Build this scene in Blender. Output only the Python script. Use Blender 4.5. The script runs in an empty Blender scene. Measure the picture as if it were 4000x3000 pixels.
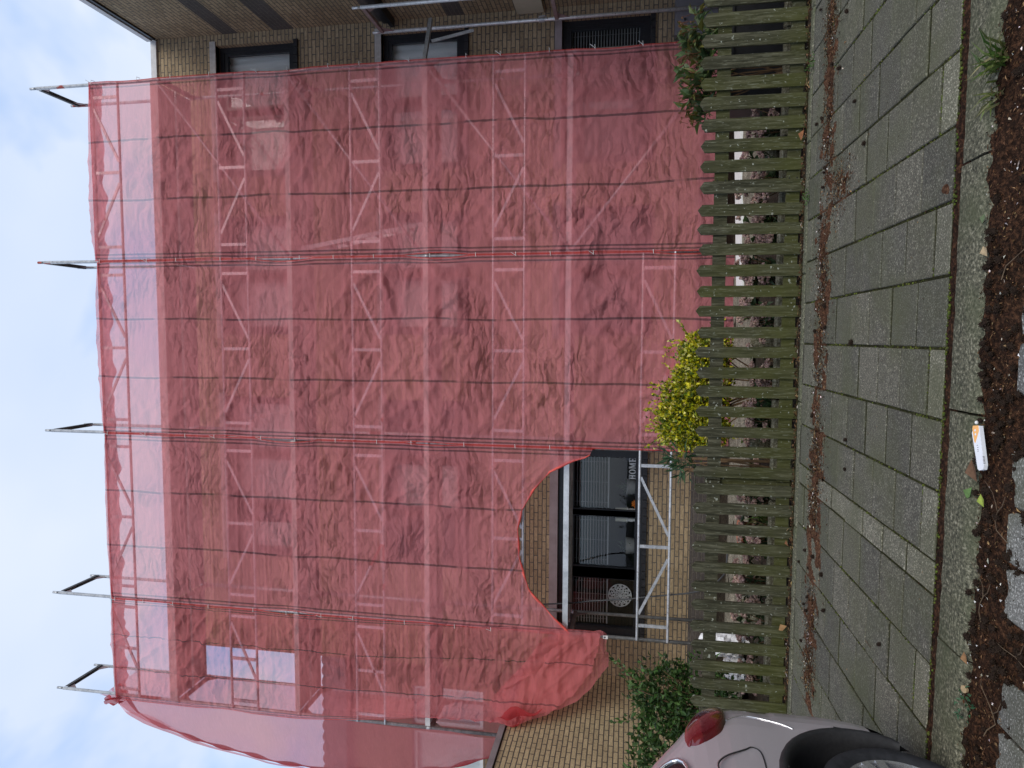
import bpy, math, random
from mathutils import Vector, Matrix, noise
R_ = math.radians
S = bpy.context.scene
random.seed(7)
# ------------------------------------------------------------------ camera, light, exposure
EYE = Vector((0, 0, 1.293)); PITCH, YAW, ROLL = R_(9.86), R_(4.091), R_(.939)
F = Vector((-math.sin(YAW)*math.cos(PITCH), math.cos(YAW)*math.cos(PITCH), math.sin(PITCH)))
R0 = Vector((math.cos(YAW), math.sin(YAW), 0)); U0 = R0.cross(F)
RT = R0*math.cos(ROLL)+U0*math.sin(ROLL); UP = U0*math.cos(ROLL)-R0*math.sin(ROLL)
cd = bpy.data.cameras.new('camera'); cam = bpy.data.objects.new('camera', cd); S.collection.objects.link(cam)
m = Matrix.Identity(4)
for i, c in enumerate((-UP, RT, -F, EYE)):                     # phone held upright, stored sideways
    for r in range(3): m[r][i] = c[r]
cam.matrix_world = m
cd.sensor_width = 36; cd.lens = 2594.7/4000*36; cd.clip_end = 3000; cd.clip_start = .05
S.camera = cam
SUN_EL, SUN_AZ = R_(40), R_(150)                               # soft sun behind the viewer's right
W = bpy.data.worlds.new('World'); S.world = W; W.use_nodes = True
nt = W.node_tree; nt.nodes.clear(); N = nt.nodes; L = nt.links
sky = N.new('ShaderNodeTexSky'); sky.sky_type = 'NISHITA'; sky.sun_disc = False
sky.sun_elevation = SUN_EL; sky.sun_rotation = SUN_AZ; sky.altitude = 0; sky.air_density = 1.0; sky.dust_density = 1.0
tc = N.new('ShaderNodeTexCoord'); mp = N.new('ShaderNodeMapping'); mp.inputs['Scale'].default_value = (1.0, 1.0, 1.7)
nz = N.new('ShaderNodeTexNoise'); nz.inputs['Scale'].default_value = 2.3; nz.inputs['Detail'].default_value = 5; nz.inputs['Roughness'].default_value = .52
nz.inputs['Distortion'].default_value = .35
cr = N.new('ShaderNodeValToRGB'); cr.color_ramp.elements[0].position = .36; cr.color_ramp.elements[0].color = (.22, .22, .22, 1)
cr.color_ramp.elements[1].position = .50; cr.color_ramp.elements[1].color = (1, 1, 1, 1)
nz2 = N.new('ShaderNodeTexNoise'); nz2.inputs['Scale'].default_value = 1.6; nz2.inputs['Detail'].default_value = 4
cr2 = N.new('ShaderNodeValToRGB'); cr2.color_ramp.elements[0].position = .38; cr2.color_ramp.elements[0].color = (4.6, 5.55, 7.4, 1)
cr2.color_ramp.elements[1].position = .62; cr2.color_ramp.elements[1].color = (5.75, 6.4, 7.5, 1)
mx = N.new('ShaderNodeMixRGB'); bg = N.new('ShaderNodeBackground'); ow = N.new('ShaderNodeOutputWorld')
bg.inputs['Strength'].default_value = .10
L.new(tc.outputs['Generated'], mp.inputs[0]); L.new(mp.outputs[0], nz.inputs['Vector']); L.new(mp.outputs[0], nz2.inputs['Vector'])
L.new(nz.outputs[0], cr.inputs[0]); L.new(nz2.outputs[0], cr2.inputs[0])
ad = N.new('ShaderNodeMixRGB'); ad.blend_type = 'ADD'; ad.inputs[0].default_value = 1; ad.inputs[2].default_value = (1.1, 2.3, 4.6, 1); L.new(sky.outputs[0], ad.inputs[1])
L.new(cr.outputs[0], mx.inputs[0]); L.new(ad.outputs[0], mx.inputs[1]); L.new(cr2.outputs[0], mx.inputs[2])
L.new(mx.outputs[0], bg.inputs[0]); L.new(bg.outputs[0], ow.inputs[0])
sl = bpy.data.lights.new('sun', 'SUN'); sl.energy = 1.5; sl.angle = R_(34); sl.color = (1, .93, .82)
so = bpy.data.objects.new('sun', sl); S.collection.objects.link(so)
sd = Vector((math.sin(SUN_AZ)*math.cos(SUN_EL), math.cos(SUN_AZ)*math.cos(SUN_EL), math.sin(SUN_EL)))
so.rotation_euler = sd.to_track_quat('Z', 'Y').to_euler(); so.location = (0, 0, 20)
S.view_settings.view_transform = 'Standard'; S.view_settings.look = 'None'; S.view_settings.exposure = .45; S.view_settings.gamma = 1
S.cycles.transparent_max_bounces = 12; S.cycles.max_bounces = 8
# ------------------------------------------------------------------ helpers
COL = S.collection
class MB:
    def __init__(s): s.v = []; s.f = []; s.c = []; s.m = []; s.uv = None
    def add(s, vs, fs, col=None, mi=0):
        o = len(s.v); s.v += [tuple(p) for p in vs]
        for f in fs: s.f.append(tuple(i+o for i in f)); s.c.append(col); s.m.append(mi)
        return s
    def box(s, x0, x1, y0, y1, z0, z1, col=None, mi=0):
        return s.add([(x0,y0,z0),(x1,y0,z0),(x1,y1,z0),(x0,y1,z0),(x0,y0,z1),(x1,y0,z1),(x1,y1,z1),(x0,y1,z1)],
                     [(0,3,2,1),(4,5,6,7),(0,1,5,4),(1,2,6,5),(2,3,7,6),(3,0,4,7)], col, mi)
    def bevbox(s, x0, x1, y0, y1, z0, z1, b, col=None, mi=0):   # chamfered top
        return s.add([(x0,y0,z0),(x1,y0,z0),(x1,y1,z0),(x0,y1,z0),(x0,y0,z1-b),(x1,y0,z1-b),(x1,y1,z1-b),(x0,y1,z1-b),
                      (x0+b,y0+b,z1),(x1-b,y0+b,z1),(x1-b,y1-b,z1),(x0+b,y1-b,z1)],
                     [(0,1,5,4),(1,2,6,5),(2,3,7,6),(3,0,4,7),(4,5,9,8),(5,6,10,9),(6,7,11,10),(7,4,8,11),(8,9,10,11)], col, mi)
    def beam(s, a, b, w, h, upv=(0,0,1), col=None, mi=0):       # rectangular bar from a to b
        a = Vector(a); b = Vector(b); d = (b-a).normalized(); u = Vector(upv)
        if abs(d.dot(u)) > .95: u = Vector((0,1,0))
        x = d.cross(u).normalized(); y = x.cross(d).normalized()
        vs = []
        for p in (a, b):
            for i, j in ((-1,-1),(1,-1),(1,1),(-1,1)): vs.append(p+x*(i*w/2)+y*(j*h/2))
        return s.add(vs, [(3,2,1,0),(4,5,6,7),(0,1,5,4),(1,2,6,5),(2,3,7,6),(3,0,4,7)], col, mi)
    def tube(s, pts, r, n=8, cap=True, col=None, mi=0):
        pts = [Vector(p) for p in pts]; rs = r if isinstance(r, (list, tuple)) else [r]*len(pts)
        vs = []; fs = []; prev = None
        for i, p in enumerate(pts):
            d = ((pts[min(i+1, len(pts)-1)]-pts[max(i-1, 0)])).normalized()
            if prev is None:
                u = Vector((0,0,1)) if abs(d.z) < .9 else Vector((1,0,0)); x = d.cross(u).normalized()
            else: x = (prev-d*prev.dot(d)).normalized()
            prev = x; y = d.cross(x)
            for k in range(n):
                a = 2*math.pi*k/n; vs.append(p+(x*math.cos(a)+y*math.sin(a))*rs[i])
        for i in range(len(pts)-1):
            for k in range(n):
                k2 = (k+1) % n; fs.append((i*n+k, i*n+k2, (i+1)*n+k2, (i+1)*n+k))
        if cap: fs += [tuple(range(n-1, -1, -1)), tuple((len(pts)-1)*n+k for k in range(n))]
        return s.add(vs, fs, col, mi)
    def grid(s, fn, nu, nv, col=None, mi=0, skip=None):
        vs = [fn(i/nu, j/nv) for j in range(nv+1) for i in range(nu+1)]
        fs = [(j*(nu+1)+i, j*(nu+1)+i+1, (j+1)*(nu+1)+i+1, (j+1)*(nu+1)+i) for j in range(nv) for i in range(nu) if not (skip and skip(i/nu, j/nv))]
        return s.add(vs, fs, col, mi)
    def lathe(s, prof, c=(0,0,0), n=16, col=None, mi=0):
        vs = [(c[0]+r*math.cos(2*math.pi*k/n), c[1]+r*math.sin(2*math.pi*k/n), c[2]+z) for r, z in prof for k in range(n)]
        fs = [(i*n+k, i*n+(k+1) % n, (i+1)*n+(k+1) % n, (i+1)*n+k) for i in range(len(prof)-1) for k in range(n)]
        return s.add(vs, fs, col, mi)
    def blob(s, c, rx, ry, rz, n=8, m_=6, j=0., seed=0, col=None, mi=0, fr=6.):
        c = Vector(c); vs = []
        for a in range(m_+1):
            t = math.pi*a/m_
            for k in range(n):
                p = 2*math.pi*k/n; d = Vector((math.sin(t)*math.cos(p), math.sin(t)*math.sin(p), math.cos(t)))
                q = 1+j*noise.noise(d*fr*.4+Vector((seed*3.7, seed*1.3, seed)))
                vs.append(c+Vector((d.x*rx*q, d.y*ry*q, d.z*rz*q)))
        fs = [(a*n+k, (a+1)*n+k, (a+1)*n+(k+1) % n, a*n+(k+1) % n) for a in range(m_) for k in range(n)]
        return s.add(vs, fs, col, mi)
    def leaf(s, p, d, nrm, ln, w, col=None, mi=0, fold=.25, droop=.15):
        p = Vector(p); d = Vector(d).normalized(); nrm = Vector(nrm); x = d.cross(nrm)
        if x.length < 1e-4: x = d.orthogonal()
        x.normalize(); n = x.cross(d)
        mid = p+d*ln*.5; tip = p+d*ln-n*ln*droop
        return s.add([p, mid-x*w*.5+n*w*fold, mid-n*ln*.02, mid+x*w*.5+n*w*fold, tip], [(0,2,1),(0,3,2),(1,2,4),(2,3,4)], col, mi)
def obj(name, mb, mats, parent=None, local=False, smooth=False):
    me = bpy.data.meshes.new(name)
    o_ = Vector((0,0,0))
    if parent is not None and not local:
        q = parent
        while q is not None: o_ += q.location; q = q.parent
    me.from_pydata([(v[0]-o_.x, v[1]-o_.y, v[2]-o_.z) for v in mb.v], [], mb.f)
    for mt in (mats if isinstance(mats, (list, tuple)) else [mats]): me.materials.append(mt)
    if any(mb.m): me.polygons.foreach_set('material_index', mb.m)
    if any(c is not None for c in mb.c):
        ca = me.color_attributes.new('Col', 'FLOAT_COLOR', 'CORNER'); buf = []
        for f, c in zip(mb.f, mb.c):
            c = c or (.5,.5,.5); buf += [c[0], c[1], c[2], 1.]*len(f)
        ca.data.foreach_set('color', buf)
    if mb.uv:
        ul = me.uv_layers.new(name='UVMap'); buf = []
        for f in mb.f:
            for i in f: buf += list(mb.uv[i])
        ul.data.foreach_set('uv', buf)
    if smooth: me.polygons.foreach_set('use_smooth', [True]*len(me.polygons))
    me.update()
    ob = bpy.data.objects.new(name, me); COL.objects.link(ob)
    if parent is not None: ob.parent = parent
    return ob
def tag(o, label, cat=None, group=None, kind=None):
    if label: o['label'] = label
    if cat: o['category'] = cat
    if group: o['group'] = group
    if kind: o['kind'] = kind
    return o
def thing(name, label, cat, loc=(0,0,0), group=None):
    o = bpy.data.objects.new(name, None); COL.objects.link(o); o.location = loc; o.empty_display_size = .1
    return tag(o, label, cat, group)
def struct(o): o['kind'] = 'structure'; return o
def stuff(o, label, cat): return tag(o, label, cat, kind='stuff')
def copy_tree(o, parent=None):
    c = o.copy(); COL.objects.link(c)
    if parent is not None: c.parent = parent; c.matrix_parent_inverse = o.matrix_parent_inverse.copy()
    for ch in list(o.children): copy_tree(ch, c)
    return c
def ob_tree(o):
    yield o
    for c in o.children: yield from ob_tree(c)
def lerp(a, b, t): return a+(b-a)*t
def sst(a, b, x):
    t = max(0., min(1., (x-a)/(b-a))); return t*t*(3-2*t)
def interp(tab, x):
    if x <= tab[0][0]: return tab[0][1]
    for (a, p), (b, q) in zip(tab, tab[1:]):
        if x <= b: return p+(q-p)*(x-a)/(b-a)
    return tab[-1][1]
# ------------------------------------------------------------------ materials
class NT:
    def __init__(s, name):
        s.mat = bpy.data.materials.new(name); s.mat.use_nodes = True; s.t = s.mat.node_tree; s.t.nodes.clear()
        s.out = s.t.nodes.new('ShaderNodeOutputMaterial')
    def n(s, typ, **kw):
        nd = s.t.nodes.new('ShaderNode'+typ)
        for k, v in kw.items():
            if k.startswith('_'): setattr(nd, k[1:], v)
            else:
                key = int(k[1:]) if k[0] == 'i' and k[1:].isdigit() else k.replace('0', ' ')
                inp = nd.inputs[key]
                if hasattr(v, 'is_output') or isinstance(v, bpy.types.NodeSocket): s.t.links.new(v, inp)
                else: inp.default_value = (v+(1,) if isinstance(v, tuple) and len(v) == 3 and inp.type == 'RGBA' else v)
        return nd
    def ramp(s, fac, stops):
        r = s.t.nodes.new('ShaderNodeValToRGB'); s.t.links.new(fac, r.inputs[0]); e = r.color_ramp.elements
        while len(e) < len(stops): e.new(.5)
        for el, (p, c) in zip(e, stops):
            el.position = p; el.color = (c, c, c, 1) if not isinstance(c, tuple) else c+(1,)
        return r.outputs[0]
    def mix(s, fac, a, b, mode='MIX'):
        nd = s.n('MixRGB', _blend_type=mode)
        for i, v in ((0, fac), (1, a), (2, b)):
            if isinstance(v, bpy.types.NodeSocket): s.t.links.new(v, nd.inputs[i])
            else: nd.inputs[i].default_value = v if not isinstance(v, tuple) else v+(1,)
        return nd.outputs[0]
    def coord(s, kind='Object', scale=(1,1,1), rot=(0,0,0), loc=(0,0,0)):
        c = s.n('TexCoord').outputs[kind]; mp = s.n('Mapping', Vector=c); mp.inputs['Scale'].default_value = scale
        mp.inputs['Rotation'].default_value = rot; mp.inputs['Location'].default_value = loc
        return mp.outputs[0]
    def noise(s, vec, scale, detail=4, rough=.55, dist=0):
        return s.n('TexNoise', Vector=vec, Scale=scale, Detail=detail, Roughness=rough, Distortion=dist).outputs[0]
    def math(s, op, a, b=0.):
        nd = s.n('Math', _operation=op)
        for i, v in enumerate((a, b)):
            if isinstance(v, bpy.types.NodeSocket): s.t.links.new(v, nd.inputs[i])
            else: nd.inputs[i].default_value = v
        return nd.outputs[0]
    def bump(s, h, strength=.3, dist=.01):
        return s.n('Bump', Height=h, Strength=strength, Distance=dist).outputs[0]
    def prin(s, color, rough=.6, metal=0., normal=None, spec=.5, **kw):
        p = s.n('BsdfPrincipled')
        for k, v in (('Base Color', color), ('Roughness', rough), ('Metallic', metal), ('Specular IOR Level', spec)):
            if isinstance(v, bpy.types.NodeSocket): s.t.links.new(v, p.inputs[k])
            else: p.inputs[k].default_value = v+(1,) if isinstance(v, tuple) else v
        if normal is not None: s.t.links.new(normal, p.inputs['Normal'])
        for k, v in kw.items(): p.inputs[k].default_value = v
        return p.outputs[0]
    def done(s, sh): s.t.links.new(sh, s.out.inputs[0]); return s.mat
def simple(name, c1, c2, scale=8., rough=.6, metal=0., bump=.1, dist=.005, spec=.4, stretch=(1,1,1), detail=5, lo=.35, hi=.65):
    t = NT(name); v = t.coord('Object', stretch); n = t.noise(v, scale, detail)
    c = t.mix(t.ramp(n, [(lo, 0.), (hi, 1.)]), c1, c2)
    return t.done(t.prin(c, rough, metal, t.bump(t.noise(v, scale*3, 3), bump, dist) if bump else None, spec))
def brickmat(name, axis, c1, c2, mortar, bands=None, bandcol=(.075,.066,.06), w=.2215, h=.0634, z0=0.):
    t = NT(name); g = t.n('NewGeometry').outputs['Position']; sp = t.n('SeparateXYZ', Vector=g)
    a = sp.outputs[axis]; z = sp.outputs[2]
    wob = t.noise(g, 9., 2); zz = t.math('ADD', t.math('ADD', z, z0), t.math('MULTIPLY', t.math('SUBTRACT', wob, .5), .006))
    v = t.n('CombineXYZ', X=a, Y=zz).outputs[0]
    b = t.n('TexBrick', Vector=v, Color1=c1, Color2=c2, Mortar=mortar, Scale=1., i6=.0) if False else t.n('TexBrick', Vector=v)
    b.inputs['Color1'].default_value = c1+(1,); b.inputs['Color2'].default_value = c2+(1,); b.inputs['Mortar'].default_value = mortar+(1,)
    b.inputs['Scale'].default_value = 1; b.inputs['Mortar Size'].default_value = .0078; b.inputs['Mortar Smooth'].default_value = .25
    b.inputs['Bias'].default_value = 0; b.inputs['Brick Width'].default_value = w; b.inputs['Row Height'].default_value = h
    b.offset = .5
    big = t.noise(g, 1.3, 4); fine = t.noise(t.n('Vector'+'Math', _operation='MULTIPLY', i0=g, i1=(30., 30., 90.)).outputs[0], 1., 4)
    c = b.outputs['Color']
    if bands:
        k = None
        for lo, hi in bands:
            q = t.math('MULTIPLY', t.math('GREATER_THAN', z, lo), t.math('LESS_THAN', z, hi)); k = q if k is None else t.math('MAXIMUM', k, q)
        notm = t.math('SUBTRACT', 1., b.outputs['Fac'])
        c = t.mix(t.math('MULTIPLY', k, notm), c, t.mix(t.noise(v, 3.3, 0), bandcol, tuple(q*1.6 for q in bandcol)))
    c = t.mix(.6, c, t.ramp(fine, [(.3, .5), (.62, 1.12)]), 'MULTIPLY')
    c = t.mix(.5, c, t.ramp(big, [(.3, .72), (.7, 1.15)]), 'MULTIPLY')
    h_ = t.math('ADD', t.math('MULTIPLY', b.outputs['Fac'], -1.), t.math('MULTIPLY', fine, .5))
    return t.done(t.prin(c, .9, 0, t.bump(h_, .7, .008), .2))
M = {}
BR1, BR2, MORT = (.415,.318,.195), (.295,.222,.135), (.13,.115,.098)
M['brick'] = brickmat('yellow_brick', 0, BR1, BR2, MORT, bands=[(-.2,.36)])
M['brick_side'] = brickmat('yellow_brick_side', 1, BR1, BR2, MORT)
M['brick_wing'] = brickmat('banded_brick', 1, BR1, BR2, MORT, bands=[(7.38,7.65),(6.44,6.79),(4.98,5.15),(3.74,4.01)])
M['brick_annex'] = brickmat('annex_brick', 1, (.58,.455,.27), (.47,.365,.215), (.11,.095,.078))
M['brick_rear'] = brickmat('neighbour_brick', 0, (.26,.18,.1), (.19,.13,.075), MORT)
M['frame'] = simple('dark_window_paint', (.012,.013,.016), (.02,.021,.025), 20, .35, 0, .02)
M['concrete'] = simple('pale_concrete', (.36,.34,.31), (.46,.44,.41), 14, .85, 0, .15, .004)
M['lintel'] = simple('mauve_painted_concrete', (.25,.205,.205), (.31,.26,.26), 6, .7, 0, .1, .004)
M['trim'] = simple('grey_aluminium_trim', (.26,.25,.26), (.33,.32,.33), 6, .45, .3, .02)
M['white_trim'] = simple('white_roof_trim', (.5,.5,.5), (.6,.6,.6), 9, .6, 0, .05)
M['bitumen'] = simple('roof_felt', (.05,.05,.05), (.08,.08,.08), 5, .95, 0, .2)
M['slate'] = simple('dark_roof_tile', (.02,.022,.026), (.045,.046,.05), 12, .6, 0, .4, .01)
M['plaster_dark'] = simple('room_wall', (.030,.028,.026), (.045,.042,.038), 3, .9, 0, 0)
M['sill'] = simple('black_sill_tile', (.015,.015,.017), (.03,.03,.033), 18, .35, 0, .05)
M['blind'] = simple('pale_blind_slat', (.42,.42,.42), (.5,.5,.5), 3, .5, 0, 0)
M['curtain'] = simple('pale_curtain', (.78,.77,.75), (.86,.85,.83), 3, .9, 0, .1, stretch=(8,1,.6))
M['cream_soffit'] = simple('cream_soffit', (.42,.38,.28), (.48,.44,.33), 5, .8, 0, .05)
M['cabinet'] = simple('grey_cabinet_paint', (.15,.14,.15), (.18,.17,.18), 6, .5, 0, .03)
M['black'] = simple('black_plastic', (.006,.006,.007), (.012,.012,.014), 10, .5, 0, .1)
M['alu'] = simple('weathered_aluminium', (.46,.47,.48), (.66,.67,.68), 9, .42, .55, .08, .002, stretch=(1,1,1))
def tubemat(name, base1, base2, redness=.52):
    t = NT(name); v = t.coord('Object'); g = t.n('NewGeometry').outputs['Position']
    n = t.noise(g, 14, 5); c = t.mix(t.ramp(n, [(.35,0.),(.65,1.)]), base1, base2)
    r = t.ramp(t.noise(g, 1.15, 3, .7), [(redness+.105, 0.), (redness+.12, 1.)])
    c = t.mix(r, c, (.30,.045,.028)); dirt = t.ramp(t.noise(g, 38, 4, .7), [(.56, 0.), (.7, .8)])
    c = t.mix(dirt, c, (.12,.10,.085))
    return t.done(t.prin(c, .45, .55, t.bump(n, .1, .002), .5))
M['steel'] = tubemat('galvanised_tube', (.33,.345,.36), (.52,.53,.54))
M['steel_white'] = tubemat('pale_frame_tube', (.60,.60,.60), (.78,.78,.77), .56)
M['steel_bare'] = tubemat('galvanised_frame', (.42,.44,.47), (.60,.61,.63), .56)
M['transom'] = simple('rusty_mauve_transom', (.26,.17,.16), (.36,.26,.25), 7, .6, .1, .15)
M['transom_dark'] = simple('dark_transom', (.05,.047,.045), (.1,.09,.085), 7, .6, .3, .15)
M['deck'] = simple('worn_deck', (.44,.43,.42), (.58,.57,.56), 9, .7, .2, .2, .003)
M['white_tie'] = simple('white_cable_tie', (.75,.75,.73), (.8,.8,.78), 9, .4, 0, 0)
def netmat(name, opac=.60, stripes=True, colr=(.92,.325,.35), big=1.0):
    t = NT(name); uv = t.n('TexCoord').outputs['UV']; sp = t.n('SeparateXYZ', Vector=uv); s = sp.outputs[0]; z = sp.outputs[1]
    g = t.n('NewGeometry').outputs['Position']
    fibre = t.noise(t.n('VectorMath', _operation='MULTIPLY', i0=g, i1=(9., 9., 60.)).outputs[0], 1., 3, .6)
    red = t.mix(fibre, tuple(q*.93 for q in colr), tuple(q*1.07 for q in colr))
    op = t.math('ADD', t.math('MULTIPLY', t.math('SUBTRACT', fibre, .5), .07), opac)
    # crinkle creases
    wv = t.n('VectorMath', _operation='ADD', i0=g, i1=t.n('VectorMath', _operation='SCALE', i0=t.n('TexNoise', Vector=g, Scale=2.2, Detail=3.).outputs['Color'], Scale=.34).outputs[0]).outputs[0]
    def vor(ang, sc, k, lim):
        st = t.n('Mapping', Vector=wv); st.inputs['Rotation'].default_value = (0, ang, 0); st.inputs['Scale'].default_value = sc
        return t.math('MINIMUM', t.n('TexVoronoi', _feature='DISTANCE_TO_EDGE', Vector=st.outputs[0], Scale=k).outputs['Distance'], lim)
    def facet(ang, sc, k):                                      # crumpled cloth: every cell tilts its own way
        mp_ = t.n('Mapping', Vector=wv); mp_.inputs['Rotation'].default_value = (0, ang, 0); mp_.inputs['Scale'].default_value = sc
        v_ = t.n('TexVoronoi', Vector=mp_.outputs[0], Scale=k)
        d_ = t.n('VectorMath', _operation='SUBTRACT', i0=mp_.outputs[0], i1=v_.outputs['Position']).outputs[0]
        c_ = t.n('VectorMath', _operation='SUBTRACT', i0=v_.outputs['Color'], i1=(.5, .5, .5)).outputs[0]
        return t.n('VectorMath', _operation='DOT_PRODUCT', i0=d_, i1=c_).outputs['Value']
    h = t.math('ADD', t.math('MULTIPLY', facet(.5, (1.0, 1., 2.6), 1.6), .62), t.math('MULTIPLY', facet(-.65, (1.0, 1., 2.6), 3.6), .60))
    h = t.math('ADD', h, t.math('MULTIPLY', facet(1.0, (1., 1., 1.8), 6.5), .62))
    h = t.math('ADD', h, t.math('MULTIPLY', facet(-.3, (1., 1., 2.2), 12.0), .42))
    h = t.math('ADD', h, t.math('MULTIPLY', vor(-.7, (1.2, 1., 3.4), 2.4, 9.), .16))
    h = t.math('ADD', h, t.math('MULTIPLY', vor(.55, (1.3, 1., 3.2), 1.2, .05), .22))
    h = t.math('ADD', h, t.math('MULTIPLY', t.noise(t.n('VectorMath', _operation='MULTIPLY', i0=g, i1=(6., 6., 4.)).outputs[0], 1., 4, .6), .10))
    msk = t.ramp(t.noise(g, .8, 2), [(.36, .22), (.6, 1.)])
    bp_ = t.n('Bump', Height=h, Strength=t.math('MULTIPLY', msk, .85*min(1., big)), Distance=.46*big).outputs[0]
    if stripes:
        k = None
        wob = t.math('MULTIPLY', t.math('SUBTRACT', t.noise(g, .9, 1), .5), .03)
        dash = t.ramp(t.n('TexNoise', Vector=t.n('CombineXYZ', Z=z, X=t.math('MULTIPLY', s, 3.)).outputs[0], Scale=2.2, Detail=1.).outputs[0], [(.36, .25), (.40, 1.)])
        for c0, w, dd in ((.335, .0056, 1), (.665, .0056, 1), (.015, .0045, 0), (.034, .0045, 0), (.966, .0045, 0), (.985, .0045, 0)):
            q = t.math('LESS_THAN', t.math('ABSOLUTE', t.math('SUBTRACT', t.math('ADD', s, wob) if dd else s, c0)), w)
            if dd: q = t.math('MULTIPLY', q, dash)
            k = q if k is None else t.math('MAXIMUM', k, q)
        red = t.mix(t.math('MULTIPLY', k, .8), red, (.20,.105,.12)); op = t.math('MAXIMUM', op, t.math('MULTIPLY', k, .60))
        ed = t.math('GREATER_THAN', t.math('ABSOLUTE', t.math('SUBTRACT', s, .5)), .4945); red = t.mix(ed, red, (.72,.10,.09)); op = t.math('MAXIMUM', op, t.math('MULTIPLY', ed, .8))
    df = t.n('BsdfDiffuse', Color=red, Normal=bp_).outputs[0]; tl = t.n('BsdfTranslucent', Color=red, Normal=bp_).outputs[0]
    cl = t.n('MixShader', i0=.52, i1=df, i2=tl).outputs[0]
    tr = t.n('BsdfTransparent', Color=(1., .93, .93)).outputs[0]
    return t.done(t.n('MixShader', i0=op, i1=tr, i2=cl).outputs[0])
M['net'] = netmat('red_scaffold_net')
M['net_plain'] = netmat('red_scaffold_net_plain', .44, False, (.84,.31,.335), .5)
M['net_tail'] = netmat('red_scaffold_net_tail', .54, True, (.87,.27,.285), 1.15)
M['net_hem'] = netmat('red_net_hem', .78, False, (.55,.065,.075), .3)
M['cord'] = simple('red_hem_cord', (.62,.08,.06), (.75,.13,.10), 20, .7, 0, 0)
def glassmat():
    t = NT('window_glass'); fr = t.n('Fresnel', IOR=1.5).outputs[0]
    return t.done(t.n('MixShader', i0=t.math('ADD', t.math('MULTIPLY', fr, .8), .01), i1=t.n('BsdfTransparent', Color=(.93,.95,.94)).outputs[0], i2=t.n('BsdfGlossy', Roughness=.015, Color=(.9,.95,1.)).outputs[0]).outputs[0])
M['glass'] = glassmat()
def colmat(name, rough=.6, spec=.3, trans=0., noise_s=40, var=.35, bump=.1):
    t = NT(name); a = t.n('Attribute', _attribute_name='Col').outputs['Color']; v = t.coord('Object')
    n = t.noise(v, noise_s, 4); c = t.mix(var, a, t.ramp(n, [(.3, .4), (.7, 1.5)]), 'MULTIPLY')
    sh = t.prin(c, rough, 0, t.bump(n, bump, .004) if bump else None, spec)
    if trans: sh = t.n('MixShader', i0=trans, i1=sh, i2=t.n('BsdfTranslucent', Color=c).outputs[0]).outputs[0]
    return t.done(sh)
M['leafc'] = colmat('leaf', .45, .35, .25, 60, .3, 0)
M['debris'] = colmat('litter_bits', .9, .1, 0, 60, .4)
def tilemat():
    t = NT('concrete_paver'); a = t.n('Attribute', _attribute_name='Col').outputs['Color']; g = t.n('NewGeometry').outputs['Position']
    sp = t.noise(g, 120, 3, .75); big = t.noise(g, 2.2, 4); mid = t.noise(g, 22, 5, .65)
    c = t.mix(.75, a, t.ramp(sp, [(.34, .35), (.5, .9), (.58, 1.35), (.64, 4.2)]), 'MULTIPLY')
    c = t.mix(.6, c, t.ramp(mid, [(.3, .6), (.7, 1.3)]), 'MULTIPLY')
    c = t.mix(t.ramp(big, [(.40, 0.), (.72, .7)]), c, (.072,.078,.038))
    return t.done(t.prin(c, .85, 0, t.bump(sp, .35, .003), .3))
M['tile'] = tilemat()
def kerbmat():
    t = NT('kerb_concrete'); g = t.n('NewGeometry').outputs['Position']
    sp = t.noise(g, 75, 4, .75); big = t.noise(g, 5, 4)
    c = t.ramp(sp, [(.32, (.016,.018,.012)), (.45, (.068,.068,.048)), (.56, (.135,.13,.088)), (.68, (.33,.315,.235))])
    c = t.mix(t.ramp(big, [(.44, .0), (.70, .6)]), c, (.075,.085,.045))
    return t.done(t.prin(c, .9, 0, t.bump(sp, .6, .006), .2))
M['kerb'] = kerbmat()
def soilmat(name, c0, c1, c2, sc=60):
    t = NT(name); g = t.n('NewGeometry').outputs['Position']; n = t.noise(g, sc, 5, .75); b = t.noise(g, 6, 4)
    c = t.ramp(n, [(.32, c0), (.5, c1), (.66, c2)]); c = t.mix(.6, c, t.ramp(b, [(.35, .5), (.65, 1.3)]), 'MULTIPLY')
    return t.done(t.prin(c, .95, 0, t.bump(n, .9, .012), .1))
M['soil'] = soilmat('dark_soil', (.007,.0045,.003), (.028,.0145,.009), (.11,.052,.027))
M['humus'] = soilmat('red_brown_humus', (.02,.011,.007), (.075,.036,.021), (.20,.105,.06), 75)
M['bed'] = soilmat('mossy_joint_sand', (.012,.012,.006), (.028,.028,.012), (.06,.065,.02), 45)
M['garden'] = soilmat('garden_soil', (.012,.01,.008), (.035,.028,.02), (.07,.055,.04), 30)
M['gravel'] = soilmat('pale_gravel', (.07,.06,.045), (.19,.17,.13), (.42,.39,.31), 75)
M['stone'] = soilmat('rough_edging_stone', (.06,.055,.035), (.16,.15,.1), (.32,.31,.24), 55)
M['asphalt'] = soilmat('street_ground', (.03,.03,.03), (.06,.06,.058), (.1,.1,.095), 80)
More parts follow.
